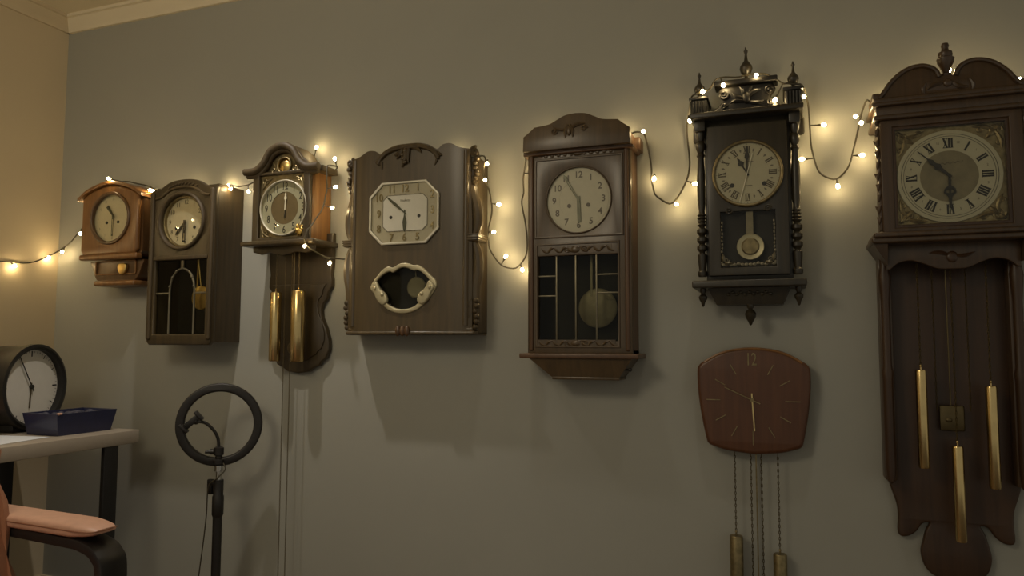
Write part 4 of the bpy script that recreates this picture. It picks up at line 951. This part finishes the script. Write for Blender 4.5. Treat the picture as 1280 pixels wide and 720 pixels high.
# ================================================================== ring light
def ring_light():
    y = -.19
    cx, cz = -1.985, .777
    R = thing('ring_light', (cx+.02, y, 0), 'black ring light with a phone holder on a tripod stand under the clocks', 'lamp')
    R1, R0 = .152, .121
    rot = Matrix.Translation((cx, y, cz)) @ Matrix.Rotation(radians(34), 4, 'Z')
    def fin(mb, name, mat, par=R, **k):
        for v in mb.bm.verts: v.co = rot @ v.co
        return mb.done(name, mat, par, **k)
    rg = fin(MB().ring(0, 0, R1, R0, -.014, .012, .006), 'ring', 'black')
    # the lit face is turned to the wall side, the black back to the room
    fin(MB().ring(0, 0, R1-.006, R0+.006, .0115, .016, .001), 'diffuser', 'diffuser', rg)
    # ball-head, gooseneck and phone clamp
    g = MB().lathe([(.020, -.142), (.020, -.128), (.012, -.124), (.012, -.112), (.018, -.110), (.018, -.084), (.010, -.080)], (.002, -.01, 0), n=18)
    fin(g, 'mount', 'black'); k = MB().lathe([(.006, 0), (.006, .016), (.010, .018), (.010, .030), (0, .031)], (-.045, -.012, -.098), 'X', 12); fin(k, 'mount_knob', 'black')
    path = cat([(.002, -.012, -.084), (-.002, -.014, -.05), (-.018, -.018, -.018), (-.045, -.022, .008), (-.070, -.022, .014)], 8)
    fin(MB().tube(path, .0058, 10), 'gooseneck', 'black')
    c = MB(); Mx = Matrix.Translation((-.090, -.024, .012)) @ Matrix.Rotation(radians(40), 4, 'Y')
    Mx = Matrix.Translation((-.092, -.024, .014)) @ Matrix.Rotation(radians(-42), 4, 'Y')
    c.box(-.034, .034, -.008, .006, -.011, .011, .003, M4=Mx); c.box(.028, .040, -.028, .006, -.020, .020, .003, M4=Mx); c.box(-.040, -.028, -.028, .006, -.020, .020, .003, M4=Mx)
    c.ball((-.078, -.022, .014), .011, 10, 8); fin(c, 'phone_clamp', 'black')
    px = cx+.004
    MB().lathe([(.010, .575), (.010, .605), (.016, .607), (.016, .628)], (px, y, 0), n=16).done('spigot', 'metal', R, label='bare metal spigot')
    MB().lathe([(.0165, .44), (.0205, .45), (.0205, .515), (.018, .52), (.018, .575), (.0, .576)], (px, y, 0), n=18).done('collar', 'black', R)
    MB().lathe([(.005, 0), (.005, .014), (.011, .016), (.011, .034), (.006, .036)], (px-.046, y, .56), 'X', 12).box(px-.048, px-.024, y-.008, y+.008, .520, .575, .004).done('clamp_knob', 'black', R)
    MB().lathe([(.0165, .10), (.0165, .47)], (px, y, 0), n=18).done('pole', 'black', R)
    MB().lathe([(.021, .10), (.021, .15)], (px, y, 0), n=16).done('hub', 'black', R)
    for a in (200, 320, 80):
        d = Vector((cos(radians(a)), sin(radians(a)), 0)); r_ = .15 if a == 80 else .26
        MB().tube([(px+d.x*.02, y+d.y*.02, .135), (px+d.x*r_, y+d.y*r_, .012)], .0075, 10).done('leg', 'black', R)
    cb = cat([(px+.02, y-.004, .640), (px+.032, y-.004, .615), (px+.012, y-.02, .585), (px-.026, y-.022, .55), (px-.034, y-.02, .44), (px-.05, y-.02, .30), (px-.075, y-.02, .14), (px-.12, y-.02, .012), (px-.2, y-.03, .006)], 8)
    MB().tube(cb, .0026, 6).done('cable', 'cable', R)

# ================================================================== fairy lights
def fairy_lights():
    R = thing('fairy_light_string', (-1.2, -.02, 1.6), 'dark wire string of small warm white lights draped across all the clocks', 'string lights')
    segs = []
    # the wire, as the runs the photo shows; it lies on the case tops in between
    runs = [
        [(XL+.02, -2.3, 1.86), (XL+.012, -2.0, 1.80), (XL+.012, -1.75, 1.86), (XL+.012, -1.45, 1.76), (XL+.012, -1.15, 1.82), (XL+.012, -.95, 1.70), (XL+.012, -.78, 1.72), (XL+.010, -.62, 1.60), (XL+.008, -.52, 1.47), (XL+.006, -.42, 1.432), (XL+.006, -.25, 1.420), (XL+.008, -.12, 1.432), (XL+.02, -.02, 1.49), (-3.0, -.03, 1.525), (-2.90, -.04, 1.60), (-2.835, -.06, 1.69), (-2.81, -.075, 1.722), (-2.75, -.075, 1.748), (-2.652, -.075, 1.765), (-2.55, -.07, 1.748), (-2.465, -.07, 1.720), (-2.42, -.09, 1.712), (-2.36, -.06, 1.708), (-2.23, -.05, 1.708), (-2.09, -.07, 1.710), (-2.04, -.05, 1.705), (-1.985, -.05, 1.715), (-1.955, -.02, 1.735), (-1.90, -.006, 1.745), (-1.85, -.006, 1.775), (-1.78, -.006, 1.82), (-1.70, -.006, 1.775), (-1.65, -.006, 1.748), (-1.602, -.03, 1.752), (-1.597, -.100, 1.742), (-1.592, -.112, 1.690), (-1.592, -.112, 1.640), (-1.606, -.118, 1.575), (-1.634, -.135, 1.520), (-1.636, -.168, 1.484), (-1.640, -.172, 1.448), (-1.618, -.145, 1.415), (-1.572, -.10, 1.392), (-1.530, -.025, 1.400), (-1.512, -.013, 1.44), (-1.510, -.012, 1.56), (-1.508, -.013, 1.68), (-1.49, -.045, 1.735), (-1.42, -.045, 1.735), (-1.25, -.045, 1.735), (-1.08, -.045, 1.735), (-1.00, -.05, 1.738), (-.966, -.082, 1.715), (-.968, -.095, 1.66), (-.958, -.06, 1.60), (-.962, -.03, 1.545), (-.975, -.03, 1.47), (-.965, -.03, 1.40), (-.915, -.03, 1.345), (-.865, -.025, 1.345), (-.835, -.02, 1.40), (-.842, -.02, 1.50), (-.855, -.02, 1.565), (-.848, -.02, 1.60), (-.848, -.02, 1.66), (-.836, -.03, 1.71), (-.836, -.03, 1.752), (-.76, -.05, 1.762), (-.63, -.05, 1.762), (-.50, -.05, 1.762), (-.43, -.06, 1.764), (-.414, -.05, 1.735), (-.402, -.04, 1.66), (-.400, -.035, 1.60), (-.385, -.03, 1.555), (-.335, -.03, 1.532), (-.292, -.03, 1.60), (-.280, -.03, 1.66), (-.288, -.03, 1.76), (-.278, -.06, 1.80), (-.262, -.105, 1.846), (-.24, -.125, 1.850), (-.205, -.118, 1.862), (-.185, -.110, 1.893), (-.12, -.095, 1.897), (-.072, -.095, 1.900), (-.03, -.095, 1.888), (.0, -.120, 1.855), (.022, -.122, 1.848), (.058, -.10, 1.845), (.074, -.06, 1.80), (.078, -.04, 1.74), (.082, -.03, 1.67), (.100, -.03, 1.60), (.140, -.03, 1.572), (.178, -.03, 1.60), (.200, -.03, 1.67), (.218, -.04, 1.75), (.232, -.06, 1.79), (.25, -.075, 1.782), (.30, -.09, 1.79), (.36, -.09, 1.80), (.424, -.09, 1.826), (.48, -.09, 1.80), (.54, -.09, 1.79), (.585, -.085, 1.785), (.62, -.07, 1.79), (.70, -.03, 1.72)],
    ]
    wire = MB(); path = [Vector(p) for p in cat(runs[0], 5)]
    tw = []
    for i, p in enumerate(path): tw.append(p+Vector((0, .0012*sin(i*1.1), .0012*cos(i*1.1))))
    wire.tube([tuple(p) for p in tw], .0029, 6)
    # bulbs: (x, y, z)
    B = [(XL+.03, -2.2, 1.82), (XL+.03, -2.05, 1.79), (XL+.03, -1.9, 1.81), (XL+.03, -1.76, 1.84), (XL+.03, -1.62, 1.79), (XL+.03, -1.48, 1.75), (XL+.03, -1.34, 1.75), (XL+.03, -1.2, 1.79), (XL+.03, -1.08, 1.76), (XL+.03, -.98, 1.70), (XL+.03, -.88, 1.68), (XL+.03, -.76, 1.69), (XL+.03, -.68, 1.63), (XL+.03, -.60, 1.55), (XL+.03, -.53, 1.45),
         (XL+.018, -.395, 1.418), (XL+.018, -.215, 1.408), (XL+.016, -.055, 1.462), (-3.035, -.035, 1.488), (-2.905, -.055, 1.560), (-2.835, -.085, 1.660), (-2.648, -.140, 1.764),
         (-2.478, -.085, 1.716), (-2.428, -.118, 1.702), (-2.30, -.03, 1.715), (-2.13, -.03, 1.72), (-2.055, -.09, 1.690), (-1.995, -.06, 1.683),
         (-1.90, -.03, 1.765), (-1.70, -.03, 1.835), (-1.60, -.05, 1.775), (-1.560, -.11, 1.655), (-1.567, -.118, 1.578), (-1.634, -.178, 1.433), (-1.575, -.105, 1.378),
         (-1.505, -.018, 1.64), (-1.508, -.02, 1.52), (-1.36, -.03, 1.745), (-1.10, -.03, 1.745), (-.955, -.093, 1.700), (-.957, -.108, 1.638), (-.935, -.045, 1.562), (-.952, -.045, 1.466), (-.908, -.04, 1.376), (-.848, -.035, 1.335),
         (-.815, -.05, 1.66), (-.76, -.03, 1.772), (-.50, -.03, 1.772), (-.418, -.085, 1.758), (-.392, -.04, 1.617), (-.326, -.04, 1.526), (-.268, -.04, 1.588), (-.274, -.07, 1.785),
         (-.226, -.128, 1.856), (-.167, -.118, 1.872), (-.070, -.118, 1.888), (-.016, -.112, 1.812), (.064, -.09, 1.815), (.112, -.04, 1.738), (.058, -.04, 1.638), (.150, -.04, 1.552), (.214, -.04, 1.636), (.214, -.09, 1.718), (.204, -.07, 1.745), (.437, -.105, 1.836), (.598, -.11, 1.790), (.30, -.03, 1.79), (.52, -.03, 1.79)]
    for b in B:
        bv = Vector(b); q = min(path, key=lambda p: (p-bv).length)
        d = (bv-q)
        if d.length < .012: d = Vector((0, -.3, -1)); 
        L = max(d.length, .012); d.normalize()
        wire.tube([tuple(q), tuple(bv-d*.004)], .0020, 6)
        rotm = d.to_track_quat('Z', 'Y').to_matrix().to_4x4()
        wire.lathe([(.0032, -.012), (.0036, -.003), (.0030, -.001)], tuple(bv), n=8, M4=rotm)
        MB().lathe([(.0030, -.002), (.0050, .002), (.0058, .006), (.0046, .010), (.0, .012)], tuple(bv), n=10, M4=rotm).done('bulb', 'bulb', R)
    wire.done('wire', 'cable', R)

clock_tawny(); clock_box(); clock_hooded(); clock_wide(); clock_vienna(); clock_black(); clock_modern(); clock_grand()
desk(); tray(); desk_clock(); paper(); armchair(); ring_light(); fairy_lights()

# ------------------------------------------------------------------ light
def area(name, loc, size, power, col, target):
    l = bpy.data.lights.new(name, 'AREA'); l.shape = 'DISK'; l.size = size; l.energy = power; l.color = col
    o = bpy.data.objects.new(name, l); COL.objects.link(o); o.location = loc
    o.rotation_euler = (Vector(target)-Vector(loc)).to_track_quat('-Z', 'Y').to_euler(); return o
for x, y, e in ((-.80, -.56, 8), (-.08, -.62, 9)):
    l = bpy.data.lights.new('ceiling_spot', 'SPOT'); l.energy = e; l.color = (1, .93, .80); l.spot_size = radians(64); l.spot_blend = .8; l.shadow_soft_size = .035
    o = bpy.data.objects.new('ceiling_spot', l); COL.objects.link(o); o.location = (x, y, 2.48)
    o.rotation_euler = (Vector((x+.02, y+.06, 0))-Vector(o.location)).to_track_quat('-Z', 'Y').to_euler()
l = bpy.data.lights.new('ceiling_spot', 'SPOT'); l.energy = 42; l.color = (1, .91, .80); l.spot_size = radians(84); l.spot_blend = .7; l.shadow_soft_size = .022
o = bpy.data.objects.new('ceiling_spot', l); COL.objects.link(o); o.location = (-1.86, -.545, 2.48)
o.rotation_euler = (Vector((-1.82, -.50, 0))-Vector(o.location)).to_track_quat('-Z', 'Y').to_euler()
area('room_fill', (-1.6, -2.5, 2.5), .9, 19, (1, .86, .62), (-1.3, 0, 1.15))  # unseen soft fill added on the room side to brighten the clock fronts

w = bpy.data.worlds.new('room_ambient'); SC.world = w; w.use_nodes = True
w.node_tree.nodes['Background'].inputs[0].default_value = (1, .93, .75, 1)
w.node_tree.nodes['Background'].inputs[1].default_value = .28

# ------------------------------------------------------------------ camera
cam = bpy.data.cameras.new('camera'); co = bpy.data.objects.new('camera', cam); COL.objects.link(co)
cam.sensor_width = 36; cam.lens = 36*920/1280; cam.clip_start = .02
yaw, pit, rol = radians(20.5), radians(4.3), radians(.15)
fwd = Vector((-sin(yaw)*cos(pit), cos(yaw)*cos(pit), sin(pit))); r0 = Vector((cos(yaw), sin(yaw), 0)); u0 = r0.cross(fwd)
rr = r0*cos(rol)+u0*sin(rol); uu = u0*cos(rol)-r0*sin(rol)
mat = Matrix((rr, uu, -fwd)).transposed().to_4x4(); mat.translation = (0, -2.4, 1.08)
co.matrix_world = mat
SC.camera = co
SC.view_settings.view_transform = 'Standard'; SC.view_settings.look = 'None'; SC.view_settings.exposure = 0
SC.cycles.sample_clamp_indirect = 4
SC.cycles.use_denoising = True
SC.cycles.max_bounces = 8; SC.cycles.transparent_max_bounces = 12
